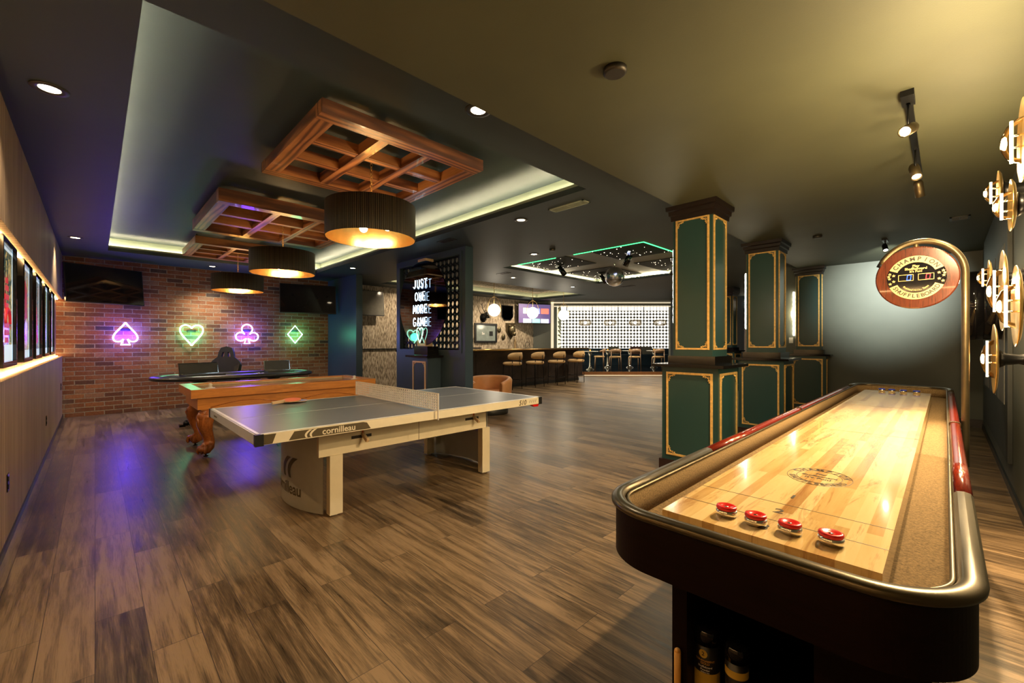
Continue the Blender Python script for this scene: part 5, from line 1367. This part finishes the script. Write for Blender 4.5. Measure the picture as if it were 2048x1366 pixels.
B().box(3.7, 8.9, 0, .75, .155, .58).build('base', 'blueseat', so); B().box(3.6, 8.95, -.03, .70, .58, .70).bevel(.03, 2).build('seat_cushion', 'blueseat', so)
B().box(3.6, 8.95, .70, .95, .155, 1.02).bevel(.03, 2).build('backrest', 'blueseat', so)
def cushion(r, label, m):
    t = B().box(-.28, .28, -.07, .07, 0, .40).bevel(.05, 3).build('cushion', m); t.location = dg(r, 23.14, .70); t.rotation_euler = (math.radians(-12), 0, DROT); tag(t, label, 'cushion')
n = N('woven_black_white'); ck = n.new('ShaderNodeTexChecker'); ck.inputs['Scale'].default_value = 22; n.link(n.coord(), ck.inputs[0]); ck.inputs[1].default_value = (.6, .58, .5, 1); ck.inputs[2].default_value = (.05, .05, .05, 1); M['check'] = n.set(ck.outputs[0], .8)
cushion(5.55, 'black and white woven cushion on the bench behind the second chair', 'check')
cushion(7.35, 'wide black and white woven cushion on the bench, right one', 'check')
cushion(6.75, 'plain dusky pink cushion on the bench between the two woven ones', plain('dusky_pink', (.35, .16, .14), .8))
def ttable(r, d, label, m='marble', zt=.97, R=.36):
    t = thing('tulip_table', label, 'table', dg(r, d, .155), DROT, 'small round tables on the platform')
    B().lathe([(0, zt-.155-.03), (R*.95, zt-.155-.03), (R, zt-.155-.015), (R*.98, zt-.155), (0, zt-.155)], 32, cap=False).build('table_top', m, t)
    B().lathe([(.18, 0), (.17, .02), (.08, .06), (.045, .16), (.03, .35), (.035, .6), (.10, zt-.185)], 24).build('pedestal', 'steel', t)
    c = thing('candle_holder', 'amber candle glass on the '+label.split(',')[0], 'candle', dg(r, d, zt), 0)
    B().lathe([(.05, 0), (.055, .09), (.05, .09), (.045, .01)], 16, cap=False).build('glass', 'amberglass', c); B().lathe([(.03, .01), (.03, .06), (0, .065)], 12).build('candle', glow('candle_wax', (1, .55, .12), .8), c)
tn = ['round table at the left end of the platform', 'round table behind the second wooden chair', 'round table behind the third wooden chair', 'round table at the right end of the platform']
for (r, d), lb in zip(((3.42, 18.6), (4.55, 20.2), (5.60, 20.2), (6.75, 20.2)), tn): ttable(r, d, lb)
def achair(r, d, rz, label):
    t = thing('wooden_armchair', label, 'chair', dg(r, d, .155), DROT+rz, 'wooden chairs on the platform')
    B().lathe([(.20, .50), (.235, .52), (.24, .56), (.22, .585), (0, .59)], 24).build('seat', 'mustard', t)
    for sx in (-1, 1):
        for sy in (-1, 1): B().cyl((sx*.23, sy*.20, 0), (sx*.20, sy*.17, .56 if sy > 0 else .80), .018, seg=10).build('leg', 'chairwood', t)
    b = B(); ro = []
    for i in range(17):
        a_ = math.radians(-180+180*i/16); k_ = abs(i-8)/8; zt, zb = .92-.12*k_**2, .72+.05*k_**2
        ro.append([b.b.verts.new((r_*math.cos(a_), r_*math.sin(a_), z)) for r_, z in ((.25, zb), (.27, zb), (.28, zt), (.26, zt))])
    for p, q in zip(ro, ro[1:]):
        for j in range(4): f = b._f([p[j], q[j], q[(j+1) % 4], p[(j+1) % 4]]); f.smooth = True
    b._f(ro[0]); b._f(ro[-1][::-1]); b.build('backrest', 'chairwood', t)
achair(3.98, 19.35, math.radians(75), 'wooden armchair turned sideways, leftmost on the platform')
achair(4.58, 18.9, 0, 'wooden armchair seen from behind, second from the left on the platform')
achair(5.45, 18.9, 0, 'wooden armchair seen from behind, third from the left on the platform')
achair(6.50, 18.9, 0, 'wooden armchair seen from behind, rightmost on the platform')
M['rattan'] = glow('lit_rattan', (1, .88, .66), .9)
for i, (r, lb) in enumerate(((3.45, 'leftmost'), (4.62, 'second from the left'), (5.80, 'third from the left'), (6.96, 'rightmost'))):
    t = thing('basket_pendant', 'slatted basket pendant before the glowing lattice, '+lb, 'pendant lamp', dg(r, 20.0, 2.15), group='basket pendants in the alcove')
    b = B()
    for k in range(22):
        a_ = 2*PI*k/22; b.tube([(.20*math.cos(a_), .20*math.sin(a_), 0), (.27*math.cos(a_), .27*math.sin(a_), .07), (.28*math.cos(a_), .28*math.sin(a_), .16), (.23*math.cos(a_), .23*math.sin(a_), .25)], .011, 5)
    b.build('slats', plain('pale_rattan', (.62, .52, .36), .6), t)
    B().lathe([(.19, .0), (.20, .012), (.19, .012)], 24, cap=False).build('lower_ring', 'chairwood', t); B().lathe([(.22, .25), (.23, .262), (.22, .262)], 24, cap=False).build('upper_ring', 'chairwood', t)
    B().sphere((0, 0, .13), .07, 14).build('bulb', 'globe', t); B().cyl((0, 0, .19), (0, 0, 3.5-2.15), .005, seg=6).build('cord', 'black', t)
